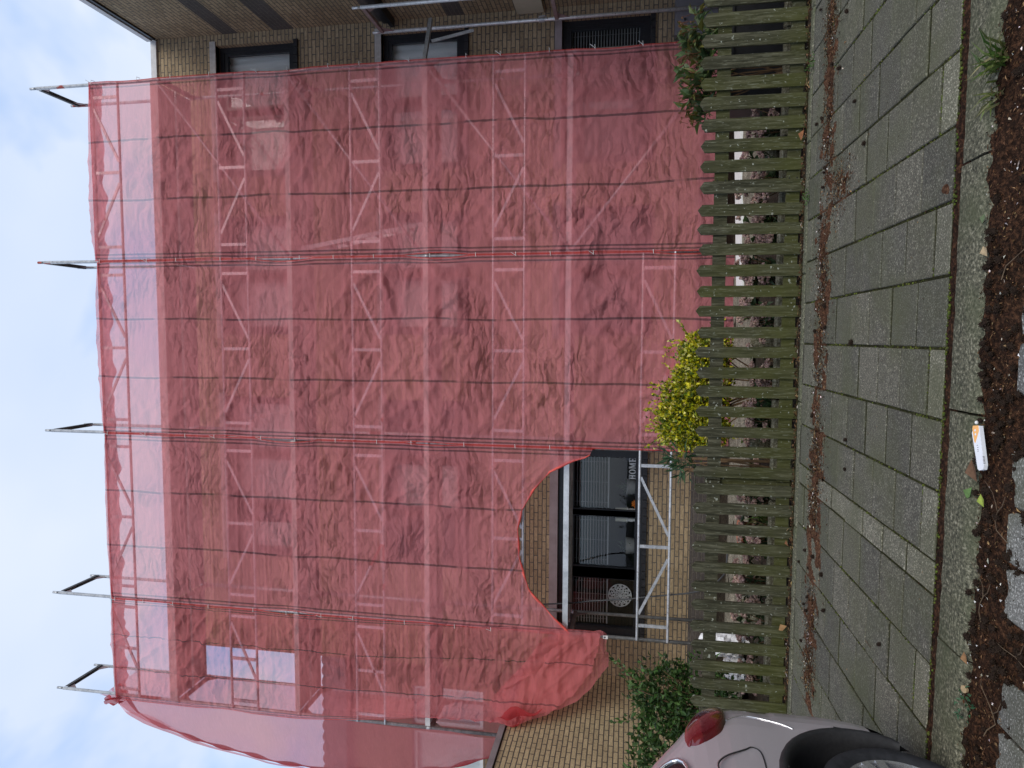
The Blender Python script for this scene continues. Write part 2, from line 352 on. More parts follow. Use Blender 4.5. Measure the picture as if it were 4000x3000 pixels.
def woodmat(name):
    t = NT(name); v = t.coord('Object', (22, 22, 1.6)); g = t.n('NewGeometry').outputs['Position']; rnd = t.n('ObjectInfo').outputs['Random']
    gr = t.noise(v, 2.4, 6, .7, .6); big = t.noise(g, 2.3, 4)
    z = t.n('SeparateXYZ', Vector=g).outputs[2]
    c = t.ramp(gr, [(.28, (.015,.015,.008)), (.5, (.050,.049,.030)), (.72, (.135,.130,.088))])
    alg = t.math('SUBTRACT', t.math('ADD', t.math('MULTIPLY', big, .9), t.math('MULTIPLY', rnd, .35)), t.math('MULTIPLY', z, .35))
    c = t.mix(t.ramp(alg, [(.36, .0), (.78, .68)]), c, t.mix(gr, (.026,.030,.005), (.098,.104,.024)))
    lich = t.ramp(t.noise(g, 34, 2, .5), [(.665, 0.), (.69, .8)]); fl = t.noise(t.coord('Object', (120, 120, 14)), 1., 3, .6)
    c = t.mix(t.ramp(fl, [(.58, 0.), (.72, .55)]), c, (.20,.21,.15))
    c = t.mix(t.math('MULTIPLY', lich, t.ramp(t.noise(g, 5, 2), [(.42, .1), (.6, 1.)])), c, (.36,.38,.32))
    return t.done(t.prin(c, .9, 0, t.bump(gr, .6, .006), .15))
M['wood'] = woodmat('algae_covered_wood')
M['carpaint'] = simple('silver_mauve_paint', (.52,.475,.50), (.54,.495,.52), 300, .32, .35, 0, spec=.5)
M['carpaint'].node_tree.nodes['Principled BSDF'].inputs['Coat Weight'].default_value = .6
M['carplastic'] = simple('dark_wheel_arch_plastic', (.02,.02,.022), (.028,.028,.03), 60, .55, 0, .05)
M['bumper'] = simple('dusty_grey_bumper', (.15,.14,.145), (.19,.18,.185), 9, .5, .1, .03)
M['tyre'] = simple('tyre_rubber', (.014,.015,.018), (.024,.025,.029), 40, .75, 0, .1)
M['rim'] = simple('alloy_rim', (.5,.5,.52), (.58,.58,.6), 20, .25, .8, 0)
M['rim_dark'] = simple('dark_alloy_pocket', (.03,.03,.032), (.05,.05,.052), 20, .4, .5, 0)
M['chrome_and_highlight'] = simple('bright_trim_and_highlight', (.75,.75,.77), (.8,.8,.82), 20, .18, .9, 0)  # window trim, also the highlights laid along the seam and fuel flap
M['carglass'] = simple('tinted_car_glass', (.01,.008,.01), (.014,.012,.014), 5, .06, 0, 0, spec=.6)
def lampmat():
    t = NT('red_tail_lamp'); g = t.n('NewGeometry').outputs['Position']; z = t.n('SeparateXYZ', Vector=g).outputs[2]
    c = t.ramp(t.math('MULTIPLY', t.math('SUBTRACT', z, .82), 5.), [(.2, (.055,.012,.006)), (.42, (.10,.004,.008)), (.66, (.075,.004,.008)), (.72, (.15,.008,.013)), (.95, (.14,.008,.012))])
    return t.done(t.prin(c, .12, 0, None, .5, **{'Coat Weight': 1.}))
M['lamp'] = lampmat()
M['white'] = simple('white_paint', (.68,.68,.66), (.75,.75,.73), 12, .6, 0, .05)
M['white_bright'] = simple('bright_white_paint', (.84,.84,.83), (.88,.88,.87), 12, .5, 0, 0)
M['wax'] = simple('cream_wax', (.55,.53,.42), (.6,.58,.47), 12, .5, 0, 0)
M['tan'] = simple('cut_wood', (.34,.24,.13), (.42,.31,.18), 30, .8, 0, .1)
M['potgrey'] = simple('grey_pot', (.30,.30,.29), (.38,.38,.37), 9, .7, 0, .1)
M['orange'] = simple('orange_petal', (.75,.2,.02), (.85,.28,.04), 12, .6, 0, 0)
M['bag'] = simple('white_plastic_bag', (.72,.73,.75), (.8,.81,.83), 3, .45, 0, .25, .03)
M['cable'] = simple('grey_cable', (.035,.037,.04), (.05,.052,.055), 30, .5, 0, 0)
M['terracotta'] = simple('terracotta', (.28,.095,.05), (.36,.13,.07), 9, .8, 0, .1)
M['twig'] = simple('dry_twig', (.07,.045,.028), (.15,.105,.065), 30, .9, 0, .2)
M['bark'] = simple('shrub_stem', (.10,.06,.03), (.18,.11,.055), 25, .9, 0, .3)
M['card'] = simple('white_card', (.70,.72,.76), (.76,.78,.82), 9, .6, 0, .05)
M['card_orange'] = simple('orange_print', (.85,.42,.13), (.88,.47,.17), 9, .6, 0, 0)
M['ink'] = simple('grey_print', (.10,.10,.12), (.14,.14,.16), 9, .6, 0, 0)
# ------------------------------------------------------------------ walls with openings
def wall_openings(mb, x0, x1, z0, z1, y, th, holes, mi=0):
    xs = sorted({x0, x1, *[h[0] for h in holes], *[h[1] for h in holes]}); zs = sorted({z0, z1, *[h[2] for h in holes], *[h[3] for h in holes]})
    inside = lambda x, z: any(h[0] < x < h[1] and h[2] < z < h[3] for h in holes)
    for a, b in zip(xs, xs[1:]):
        for c, d in zip(zs, zs[1:]):
            if not inside((a+b)/2, (c+d)/2): mb.add([(a,y,c),(b,y,c),(b,y,d),(a,y,d)], [(0,1,2,3)], None, mi)
    for h in holes:
        a, b, c, d = h
        mb.add([(a,y,c),(b,y,c),(b,y,d),(a,y,d),(a,y+th,c),(b,y+th,c),(b,y+th,d),(a,y+th,d)], [(0,4,5,1),(1,5,6,2),(2,6,7,3),(3,7,4,0)], None, mi)
FY = 9.85                                                       # facade plane
house = thing('brick_house', 'long yellow brick house front wrapped in scaffold and red netting, windows framed in black', 'house', (0, FY, 0))
WX = {'A': (2.52, 4.56), 'B': (.03, 1.90), 'C': (-3.62, -.98)}
WZ = [(1.05, 2.30), (3.74, 5.03), (6.44, 7.77)]
wins = []
for k, (z0, z1) in enumerate(WZ):
    for c, (a, b) in WX.items():
        if c == 'C' and k == 0: a, b = -4.53, -1.66
        wins.append((c, k, a, b, z0, z1))
wb = MB(); wall_openings(wb, -5.22, 4.728, -.3, 8.80, FY, .10, [w[2:] for w in wins])
w_ = obj('wall', wb, M['brick'], house)
sb = MB(); sb.add([(-5.22,FY,-.3),(-5.22,FY,8.8),(-5.22,17.5,8.8),(-5.22,17.5,-.3)], [(0,1,2,3)]); sb.add([(-5.22,17.5,-.3),(4.73,17.5,-.3),(4.73,17.5,8.8),(-5.22,17.5,8.8)], [(0,1,2,3)])
obj('side_wall', sb, M['brick_side'], house)
rb = MB(); rb.box(-5.22, 4.73, FY+.02, 17.5, 8.78, 8.83); roof = obj('roof', rb, M['bitumen'], house)
rv = MB(); rv.lathe([(.36,0),(.36,.28),(.33,.42),(.24,.54),(.1,.60),(0,.61)], (-4.32, 10.6, 8.82), 22); obj('roof_cowl', rv, M['slate'], roof, smooth=True)
tb = MB(); tb.box(-5.26, 4.70, FY-.035, FY+.02, 8.80, 8.895); tb.box(-5.26, -5.215, FY+.02, 17.5, 8.80, 8.895); obj('roof_trim', tb, M['white_trim'], roof)
def window(c, k, x0, x1, z0, z1):
    big = c == 'C' and k == 0; y = FY+.10
    fw = .075 if not big else .12
    mull = [(-2.60,-2.685), (-3.485,-3.645)] if big else ([((x0+x1)/2+.05, (x0+x1)/2-.05)] if c != 'C' else [(lerp(x0,x1,.66), lerp(x0,x1,.66)-.09), (lerp(x0,x1,.33), lerp(x0,x1,.33)-.09)])
    fb = MB()
    zt = z1-(.22 if big else fw); zb = z0+(.13 if big else fw+.02)
    if big: zb = z0+.09
    fb.box(x0, x1, y, y+.09, zt, z1); fb.box(x0, x1, y, y+.09, z0, zb); fb.box(x0, x0+fw, y, y+.09, zb, zt); fb.box(x1-fw, x1, y, y+.09, zb, zt)
    edges = [x0+fw]
    for b, a in sorted(mull): fb.box(a, b, y+.002, y+.088, zb, zt) if a < b else None
    for p, q in mull:
        lo, hi = min(p, q), max(p, q); fb.box(lo, hi, y+.002, y+.088, zb, zt)
    spans = []; xs = [x0+fw]
    for p, q in sorted([(min(a), max(a)) for a in mull]): xs += [p, q]
    xs.append(x1-fw); spans = list(zip(xs[::2], xs[1::2]))
    for a, b in spans:                                          # inner sash
        t_ = .05
        if big: t_ = .012
        yy = y+.012
        fb.box(a, b, yy, yy+.06, zt-t_, zt); fb.box(a, b, yy, yy+.06, zb, zb+t_); fb.box(a, a+t_, yy, yy+.06, zb+t_, zt-t_); fb.box(b-t_, b, yy, yy+.06, zb+t_, zt-t_)
    fr = obj('window', fb, M['frame'], house)
    for a, b in spans:
        pb = MB(); pb.add([(a,y+.05,zb),(b,y+.05,zb),(b,y+.05,zt),(a,y+.05,zt)], [(0,1,2,3)]); obj('pane', pb, M['glass'], fr)
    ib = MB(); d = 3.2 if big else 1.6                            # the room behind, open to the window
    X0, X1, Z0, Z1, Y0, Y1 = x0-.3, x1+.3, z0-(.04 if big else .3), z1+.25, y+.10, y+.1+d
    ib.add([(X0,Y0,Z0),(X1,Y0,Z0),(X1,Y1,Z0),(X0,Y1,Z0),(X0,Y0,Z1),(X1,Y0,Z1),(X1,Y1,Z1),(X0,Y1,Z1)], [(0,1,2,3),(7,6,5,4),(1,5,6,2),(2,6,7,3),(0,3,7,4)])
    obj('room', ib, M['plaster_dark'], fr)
    if not big or True:
        lb = MB()
        if big: lb.box(x0-.09, x1+.06, FY-.012, FY+.08, z1, z1+.125)
        else: lb.box(x0-.06, x1+.06, FY-.02, FY+.09, z1, z1+.10)
        obj('lintel', lb, M['lintel'] if k == 0 else M['concrete'], fr)
    sb = MB()
    n = int((x1-x0)/.115)
    for i in range(n): sb.box(x0+i*(x1-x0)/n+.004, x0+(i+1)*(x1-x0)/n-.004, FY-.045, FY+.10, z0-.065, z0-.005)
    sb.box(x0-.02, x1+.02, FY+.0, FY+.12, z0-.055, z0-.012)
    sb.box(x0-.01, x1+.01, FY-.002, FY+.1, z0-.004, z0+.004)
    obj('sill', sb, M['sill'], fr)
    if k == 0:                                                  # venetian blinds
        for a, b in spans:
            bb = MB(); low = 1.56 if big else 1.13
            zz = zt-.02
            while zz > low:
                bb.add([(a+.02,y+.10,zz),(b-.02,y+.10,zz),(b-.02,y+.122,zz+.012),(a+.02,y+.122,zz+.012)], [(0,1,2,3)]); zz -= .042
            bb.box(a+.02, b-.02, y+.10, y+.125, low-.02, low)
            for q in (.12, .5, .88): xq = lerp(a, b, q); bb.box(xq-.0015, xq+.0015, y+.097, y+.0985, low, zt)
            obj('blind', bb, M['blind'], fr)
    else:
        for i, (a, b) in enumerate(spans):
            if c == 'C' and k == 1 and i != 1: continue
            cb = MB(); lo = zb+(.0 if (k+i) % 2 else .02); drop = .0 if c != 'C' else .25
            cb.grid(lambda u, v: (lerp(a+.01, b-(.01 if i else drop+.02), u), y+.16+.012*math.sin(u*40+v*3), lerp(lo, zt, v)), 60, 2)
            obj('curtain', cb, M['curtain'], fr, smooth=True)
    return fr
for w in wins: window(*w)
# things attached to the facade
cbx = thing('utility_cabinet', 'grey metal meter cabinet on the brick wall near the fence, low at the right end', 'cabinet', (4.36, 9.75, .1))
b = MB(); b.box(4.14, 4.66, 9.66, FY-.004, .14, .73); obj('body', b, M['cabinet'], cbx)
b = MB(); b.box(4.175, 4.63, 9.645, 9.659, .17, .70); d_ = obj('door', b, M['cabinet'], cbx)
b = MB(); b.tube([(4.33, 9.645, .60), (4.33, 9.63, .60)], .016, 10); obj('lock', b, M['black'], d_)
# right-hand wing
wing = thing('brick_wing', 'tall brick side wall with dark brick bands, reaching towards the viewer beside the netted front', 'building', (4.73, 8, 0))
b = MB(); b.add([(4.73,FY+.3,-.3),(4.73,6.2,-.3),(4.73,6.2,8.86),(4.73,FY+.3,8.86)], [(0,1,2,3)]); obj('wall', b, M['brick_wing'], wing)
b = MB(); b.add([(4.73,6.2,-.3),(11,6.2,-.3),(11,6.2,8.86),(4.73,6.2,8.86)], [(0,1,2,3)]); b.add([(11,6.2,-.3),(11,17,-.3),(11,17,8.86),(11,6.2,8.86)], [(0,1,2,3)]); obj('front_wall', b, M['brick_rear'], wing)
b = MB(); b.box(4.73, 11, 6.2, 17, 8.84, 8.88); wr = obj('roof', b, M['bitumen'], wing)
b = MB(); b.box(4.685, 4.728, 6.16, FY-.04, 8.86, 8.95); obj('roof_trim', b, M['white_trim'], wr)
b = MB(); b.box(4.70, 4.728, 6.16, FY-.04, 8.80, 8.855); obj('shade_strip', b, M['frame'], wr)  # solid dark strip drawn as the shade under the roof trim
b = MB(); b.box(4.60, 4.727, 6.3, FY-.06, 4.80, 4.86); b.box(4.66, 4.727, 6.3, FY-.06, 4.86, 4.97); obj('gutter', b, M['frame'], wing)
b = MB(); b.box(4.66, 4.727, 6.2, FY-.02, 2.56, 2.95); obj('plaster_panel', b, M['cream_soffit'], wing)
# annex on the left
ann = thing('brick_annex', 'low flat-roofed yellow brick annex at the left, grey coping along its top', 'garage', (-6.8, 8, 0))
b = MB(); b.add([(-5.11,6.0,-.3),(-5.11,FY,-.3),(-5.11,FY,2.81),(-5.11,6.0,2.81)], [(0,1,2,3)]); obj('wall', b, M['brick_annex'], ann)
b = MB(); b.add([(-8.6,6.0,-.3),(-5.11,6.0,-.3),(-5.11,6.0,2.81),(-8.6,6.0,2.81)], [(0,1,2,3)]); b.add([(-8.6,FY,-.3),(-8.6,6.,-.3),(-8.6,6.,2.81),(-8.6,FY,2.81)], [(0,1,2,3)]); obj('front_wall', b, M['brick_rear'], ann)
b = MB(); b.box(-8.6, -5.11, 6., FY-.01, 2.79, 2.83); ar = obj('roof', b, M['bitumen'], ann)
b = MB(); b.box(-5.16, -5.085, 5.97, FY-.04, 2.80, 2.875); b.box(-8.65, -5.16, 5.97, 6.04, 2.80, 2.875); obj('coping', b, M['trim'], ar)
# neighbour house set back behind the annex
nb = thing('neighbour_house', 'brick house set back at the far left behind the netting, dark tiled roof edge', 'house', (-9, 11, 0))
nh = [(-6.95,-6.22,3.7,5.0), (-8.4,-7.05,3.7,5.0), (-6.5,-5.7,.9,2.2)]
b = MB(); wall_openings(b, -12.5, -5.3, -.3, 6.25, 11., .1, nh); obj('wall', b, M['brick_rear'], nb)
b = MB()
for i in range(34):
    xa = -12.6+i*.215
    b.grid(lambda u, v, xa=xa: (xa+u*.215, 10.86+v*.42-.02*math.sin(u*math.pi)-.0, 6.17+v*.66+.03*math.sin(u*math.pi)), 5, 1)
b.box(-12.6, -5.3, 11.29, 17, 6.70, 6.80)
nr = obj('roof', b, M['slate'], nb, smooth=False)
for h in nh:
    fb = MB(); a, bb, c, d = h
    for q in ((a,bb,d-.07,d),(a,bb,c,c+.07),(a,a+.07,c+.07,d-.07),(bb-.07,bb,c+.07,d-.07)): fb.box(q[0],q[1],11.06,11.12,q[2],q[3])
    fr = obj('window', fb, M['white'], nb)
    pb = MB(); pb.add([(a,11.09,c),(bb,11.09,c),(bb,11.09,d),(a,11.09,d)], [(0,1,2,3)]); obj('pane', pb, M['glass'], fr)
    pb = MB(); pb.grid(lambda u, v: (lerp(a,bb,u), 11.16+.012*math.sin(u*40), lerp(c,d,v)), 50, 1); obj('curtain', pb, M['curtain'], fr)
# ------------------------------------------------------------------ ground
gb = MB(); gb.add([(-900,-900,-.16),(900,-900,-.16),(900,900,-.16),(-900,900,-.16)], [(0,1,2,3)])
struct(obj('ground', gb, M['asphalt']))
XC, YK = -.041, 3.014
TC = [(.094,.090,.071), (.084,.081,.065), (.102,.097,.075)]; TL = [(.155,.148,.112), (.138,.132,.102)]
bb = MB(); bb.grid(lambda u, v: (lerp(-7.2, 7.2, u), lerp(3.018, 5.46, v), -.0045+.003*noise.noise(Vector((u*120, v*30, 0)))), 220, 50)
struct(obj('paving_joints', bb, M['bed'], smooth=True))
pv = MB(); rnd = random.Random(3)
def tile(x0, x1, y0, y1, col):
    g = .0055; z = rnd.uniform(-.003, .003); tx, ty = rnd.uniform(-.002,.002), rnd.uniform(-.002,.002); kq = rnd.uniform(.86,1.12); c = tuple(q*kq for q in col)
    o = len(pv.v); pv.bevbox(x0+g+rnd.uniform(0,.003), x1-g, y0+g+.003, y1-g-.003-rnd.uniform(0,.004), -.05, z+.003, .004, c)
    for i in range(o, len(pv.v)):
        x, y, zz = pv.v[i]
        if zz > -.04: pv.v[i] = (x, y, zz+tx*(x-x0)/.3+ty*(y-y0)/.3)
cols = [(XC-.3*k, XC-.3*(k+1), k) for k in range(3)] + [(XC+.3*(j+1), XC+.3*j, -1-j) for j in range(24)]
cols += [(XC-.90, XC-1.048, 99)] + [(XC-1.048-.3*k, XC-1.048-.3*(k+1), 3+k) for k in range(20)]
for xa, xb_, k in cols:
    x0, x1 = min(xa, xb_), max(xa, xb_)
    if k == 99:
        for j in range(8): tile(x0, x1, YK+.29*j, YK+.29*(j+1), TL[j % 2])
        continue
    if k % 2 == 0:
        tile(x0, x1, YK, YK+.15, TL[(k//2) % 2]); y = YK+.15
    else: y = YK
    while y < 5.0: tile(x0, x1, y, y+.3, TC[rnd.randrange(3)]); y += .3
    tile(x0, x1, y, 5.27, TL[1] if rnd.random() < .3 else TC[2])
struct(obj('pavement', pv, M['tile']))
eb = MB()
for i in range(15): eb.bevbox(-7.2+i*.96+.003, -7.2+(i+1)*.96-.003, 5.272, 5.345, -.1, .012, .01)
struct(obj('garden_edging', eb, M['kerb']))
kb = MB(); x = -7.4; ks = [-7.2,-6.2,-5.2,-4.2,-3.2,-2.2,-1.235,-.285,.685,1.66,2.66,3.66,4.66,5.66,6.66]
for i, (a, b_) in enumerate(zip(ks, ks[1:])):
    dy = rnd.uniform(-.012, .012); rr = []
    prof = [(2.716+dy,-.2),(2.712+dy,-.055),(2.718+dy,-.030),(2.742+dy,-.006),(2.78+dy,.004),(2.945+dy,.003),(2.968+dy,-.008),(2.970+dy,-.1)]
    kb.grid(lambda u, v, a=a, b_=b_, prof=prof: (lambda q: (lerp(a+.005, b_-.005, u), q[0]+.006*noise.noise(Vector((u*14+a*7, q[0]*9, 1))), q[1]+.005*noise.noise(Vector((u*17+a*5, q[0]*20, 4)))))(prof[round(v*7)]), 40, 7)
    for X in (a+.005, b_-.005): kb.add([(X, y, z) for y, z in prof], [tuple(range(8))])
struct(obj('kerb', kb, M['kerb'], smooth=True))
sb = MB(); sb.grid(lambda u, v: (lerp(-7.2, 7.2, u), lerp(2.90, 3.03, v), -.006+.010*noise.noise(Vector((u*160, v*6, 2)))+.010*noise.noise(Vector((u*500, v*20, 2)))), 500, 6)
struct(obj('kerb_gap_soil', sb, M['soil'], smooth=True))
def gut(u, v):
    x, y = lerp(-7.2, 7.2, u), lerp(2.30, 2.77, v)
    z = -.075+.035*sst(2.50, 2.60, y+.04*noise.noise(Vector((x*3, 1, 1))))+.027*sst(2.55, 2.75, y)+.018*noise.noise(Vector((x*2.1, y*5, 0)))+.016*noise.noise(Vector((x*13, y*13, 3)))+.008*noise.noise(Vector((x*38, y*38, 3)))
    return (x, y, z)
sb = MB(); sb.grid(gut, 560, 40); struct(obj('gutter_soil', sb, M['soil'], smooth=True))
st = MB(); pvm = MB()
for j in range(26):
    y1 = 2.60-j*.205; off = .1*(j % 2)
    for i in range(70):
        x0 = -7+i*.2+off; kq = rnd.uniform(.75,1.2); c = tuple(q*kq for q in (.16,.16,.15)); z = -.045+rnd.uniform(-.004,.004)
        if j == 0 and rnd.random() < .4 and abs(x0) < 3: continue
        st.bevbox(x0+.006, x0+.194, y1-.195, y1-.008+rnd.uniform(-.012,.004), -.15, z, .012, c)
struct(obj('street', st, M['tile']))
gb = MB(); gb.grid(lambda u, v: (lerp(-5.1, 4.72, u), lerp(5.35, 9.86, v), -.01+.04*noise.noise(Vector((u*22, v*11, 0)))+.02*noise.noise(Vector((u*70, v*40, 0)))), 140, 70)
struct(obj('garden_soil', gb, M['garden'], smooth=True))
gb = MB(); gb.grid(lambda u, v: (lerp(-4.6, 4.4, u), lerp(7.2, 8.6, v), .02+.03*noise.noise(Vector((u*22, v*11, 9)))+.02*noise.noise(Vector((u*220, v*60, 0)))), 220, 60)
struct(obj('gravel_path', gb, M['gravel'], smooth=True))
gb = MB(); gb.grid(lambda u, v: (lerp(-9, -5.12, u), lerp(5.3, 6.0, v), -.005), 2, 2); struct(obj('driveway', gb, M['asphalt']))
# ------------------------------------------------------------------ scaffold
scf = thing('scaffold', 'galvanised tube scaffold, four lifts tall, standing against the brick house front', 'scaffold', (0, 9.2, 0))
YF, YB, RT_ = 8.825, 9.569, .0242
PX = [3.671, 1.101, -1.469, -4.039, -5.595]
def tag_frame(x, z0, ztop, lifts, spig=.11, mat='steel', bot=0.):
    for y in (YF, YB):
        b = MB(); b.tube([(x, y, bot), (x, y, ztop)], RT_, 10)
        b.tube([(x, y, ztop), (x, y, ztop+spig)], .019, 10)
        for z in lifts: b.tube([(x, y, z-.02), (x, y, z+.05)], .029, 10)
        s_ = obj('standard', b, M[mat], scf, smooth=True)
        for z in lifts+[ztop-.03]:
            g = MB(); sg = 1 if y == YF else -1
            g.add([(x-.004, y+sg*.02, z-.005), (x-.004, y+sg*.17, z-.005), (x-.004, y+sg*.02, z-.19), (x+.004, y+sg*.02, z-.005), (x+.004, y+sg*.17, z-.005), (x+.004, y+sg*.02, z-.19)], [(0,1,2),(3,5,4),(0,3,4,1),(1,4,5,2),(2,5,3,0)])
            obj('gusset', g, M['transom'], s_)
    for z in lifts+[ztop-.03]:
        b = MB(); top = z > 8.5
        b.box(x-.025, x+.025, YF+.02, YB-.02, z-.03, z-.026); b.box(x-.025, x-.021, YF+.02, YB-.02, z-.026, z+.02); b.box(x+.021, x+.025, YF+.02, YB-.02, z-.026, z+.02)
        for q in range(4):
            yy = lerp(YF+.15, YB-.15, q/3); b.tube([(x, yy, z-.032), (x, yy, z-.0315)], .012, 8)
        obj('transom', b, M['transom_dark' if top else 'transom'], scf)
LV = [2.0, 4.0, 6.0, 8.0]
for i, x in enumerate(PX): tag_frame(x, 0, 10.05, LV, bot=2.83 if i == 4 else 0.)
tag_frame(4.44, 0, 4.93, [2.35], .12, 'steel_white')
XS = PX
for lv in LV:                                                   # decks: two planks per bay
    d0 = .045 if lv == 2. else 0.
    for i, (xr, xl) in enumerate(zip(XS, XS[1:])):
        if lv == 2.0 and i == 3: continue
        for y0 in (YF-.01, YF+.36):
            b = MB(); z0 = lv+d0; b.box(xl+.03, xr-.03, y0+.013, y0+.307, z0+.060, z0+.072); b.box(xl+.03, xr-.03, y0, y0+.012, z0, z0+.073); b.box(xl+.03, xr-.03, y0+.308, y0+.32, z0, z0+.073)
            for q in range(5): xx = lerp(xl+.05, xr-.09, q/4); b.box(xx, xx+.04, y0+.013, y0+.307, z0+.01, z0+.058)
            obj('deck', b, M['alu'] if lv == 2. else M['deck'], scf)
    if lv == 8.:
        for xr, xl in zip(XS, XS[1:]):
            b = MB(); b.box(xl+.02, xr-.02, YF-.03, YF-.012, lv+.01, lv+.135); obj('toe_board', b, M['deck'], scf)
def guard(xr, xl, z0, z1, y=YF-.03, mat='steel_bare'):
    b = MB(); b.tube([(xl, y, z0), (xr, y, z0)], .0185, 10); b.tube([(xl, y, z1), (xr, y, z1)], .0185, 10)
    w = xr-xl
    for q in (.08, .5, .92): xx = lerp(xl, xr, q); b.beam((xx, y, z0+.01), (xx, y, z1-.01), .042, .02, (0,1,0))
    if w > 2:
        b.beam((lerp(xl,xr,.86), y, z1-.015), (lerp(xl,xr,.56), y, z0+.015), .034, .02, (0,1,0)); b.beam((lerp(xl,xr,.14), y, z1-.015), (lerp(xl,xr,.44), y, z0+.015), .034, .02, (0,1,0))
    else: b.beam((lerp(xl,xr,.86), y, z1-.015), (lerp(xl,xr,.3), y, z0+.015), .034, .02, (0,1,0)); 
    obj('guard_rail', b, M[mat], scf, smooth=False)
for lv in LV:
    for i, (xr, xl) in enumerate(zip(XS, XS[1:])):
        if i == 3 and lv == 2.: continue
        guard(xr, xl, lv+.665, lv+1.085)
guard(PX[2], PX[3], .715, 1.115); guard(PX[1], PX[2], .715, 1.115)
b = MB(); b.beam((3.671, 8.9, 4.07), (4.44, 9.3, 4.09), .05, .05); b.beam((4.05, 9.1, 4.02), (4.2, 9.2, 3.45), .04, .015); obj('ledger', b, M['steel'], scf)
for (xa, za), (xb_, zb) in (((3.63,4.02),(1.15,2.05)), ((3.63,8.02),(1.15,6.05)), ((1.14,2.05),(3.6,.1)), ((3.6,6.),(1.15,4.1))):
    b = MB(); b.tube([(xa, YF-.02, za), (xb_, YF-.02, zb)], .0215, 8); obj('brace', b, M['steel'], scf, smooth=True)
b = MB(); b.beam((1.25, YF+.2, 6.0), (3.0-1.35, YF+.55, 4.1), .06, .03); b.beam((1.25, YB-.1, 6.0), (3.0-1.35, YB-.1, 4.1), .06, .03)
for q in range(8): t_ = (q+.5)/8; b.beam((lerp(1.25,1.65,t_), YF+.2+t_*.35, lerp(6.,4.1,t_)), (lerp(1.25,1.65,t_), YB-.1, lerp(6.,4.1,t_)), .05, .02)
obj('ladder', b, M['alu'], scf)
b = MB(); b.tube([(4.44, YB, 2.52), (4.44, YB, 2.60)], .036, 10); b.tube([(4.44, YB-.03, 2.60), (4.44, YB-.10, 2.58), (4.44, YB-.11, 2.5), (4.44, YB-.03, 2.48)], .009, 6); obj('coupler', b, M['steel'], scf)
b = MB(); b.box(-4.062, -4.015, YF-.0262, YF-.0252, 1.50, 1.565); pl_ = obj('sticker', b, M['white'], scf)
b = MB(); b.tube([(-4.04, YF-.0262, 1.54), (-4.04, YF-.0268, 1.54)], .014, 14); obj('sticker_logo', b, M['ink'], pl_)
# ------------------------------------------------------------------ netting
NY = 8.772
def crease(x, z, sd):
    p = Vector((x*.8+sd*9.1, z*.8, sd*3.3)); w = noise.noise_vector(p)*.22
    h = 0.
    for ang, fx, fz, a in ((.5, .9, 2.6, .026), (-.75, .8, 3.0, .022), (1.25, 2.6, 1.4, .014), (.15, 1.6, 6.2, .013), (-.5, 2.4, 6.5, .012)):
        c, s = math.cos(ang), math.sin(ang); q = Vector(((x*c+z*s+w.x)*fx, (-x*s+z*c+w.z)*fz, sd*5+ang*7))
        r = 1-abs(noise.noise(q))*2.2; h += a*max(0, r)**3
    k = 0.
    for zz, aa in ((.43, .012), (.71, .008)):
        f = (z+.015*noise.noise(Vector((x*2, z, sd))))/zz; f -= round(f); k += aa*math.exp(-(f*zz/.018)**2)
    msk = .25+.75*sst(-.25, .25, noise.noise(Vector((x*.55+sd*4, z*.5, 7.7))))
    return h*msk+k
def net_panel(name, label, xl, xr, ztop, bot, sd, nu=110, nv=330, amp=1., mat='net', hem=True, ybot=None, lo_full=None):
    root = thing(name, label, 'netting', ((xl+xr)/2, NY, 0), 'red net sheets on the scaffold')
    b = MB(); uv = []
    def edge(z, s): return -.006+.075*max(0, noise.noise(Vector((z*.9, s*5+sd, 1.)))-.08)
    def P(u, v):
        xb_, zb, yb = bot(u); vv = v
        x = lerp(xl, xr, u)+(xb_-lerp(xl, xr, u))*sst(.45, 1., vv)**1.3; z = lerp(ztop, zb, vv)
        e = (edge(z, 0)*sst(.06, 0, u)-edge(z, 1)*sst(.94, 1, u)); x += e
        y = lerp(NY, yb, sst(.55, 1., vv)); tie = min(1., u*9, (1-u)*9)
        y -= (1.0*amp*crease(x, z, sd)+.03*math.sin(u*math.pi)*(1+.6*noise.noise(Vector((z*.7, sd, u)))))*tie
        return (x, y, z)
    for j in range(nv+1):
        for i in range(nu+1): uv.append((i/nu, lerp(ztop, bot(i/nu)[1], j/nv)))
    b.grid(P, nu, nv); b.uv = uv
    obj('sheet', b, M[mat], root, smooth=True)
    if hem:                                                     # flap folded back over the top rail
        hb = MB(); 
        def H(u, v):
            x = lerp(xl+.02, xr-.02, u); d = .10+.10*abs(math.sin(u*9.5+sd*2))*(.4+noise.noise(Vector((u*7, sd, 0)))**2*3); sc = abs(math.sin(u*math.pi*5))**.4
            a = v*3.2
            if v < .4: th = v/.4*math.pi; return (x, NY+.02-.035*math.cos(th), ztop-.035+.038*math.sin(th)*(.82+.18*sc))
            return (x, NY+.05+.01*math.sin(u*40), ztop-.035-(v-.4)/.6*d)
        hb.grid(H, 80, 14); hb.uv = [(.5, .5)]*len(hb.v); obj('top_hem', hb, M['net_hem'], root, smooth=True)
    zz = ztop-.06; r2 = random.Random(sd)
    while zz > (lo_full if lo_full is not None else 1.):
        tb = MB(); tb.tube([(xr+.035, NY+.06, zz), (xr+.03, NY-.01, zz+.005), (xr-.02, NY-.02, zz), (xr-.03, NY+.03, zz-.01)]+([(xr-.01, NY-.02, zz+.01), (xr+.02, NY-.05, zz+.06)] if r2.random() < .4 else []), .0033, 5)
        obj('tie', tb, M['white_tie'], root); zz -= r2.uniform(.45, .8)
    return root
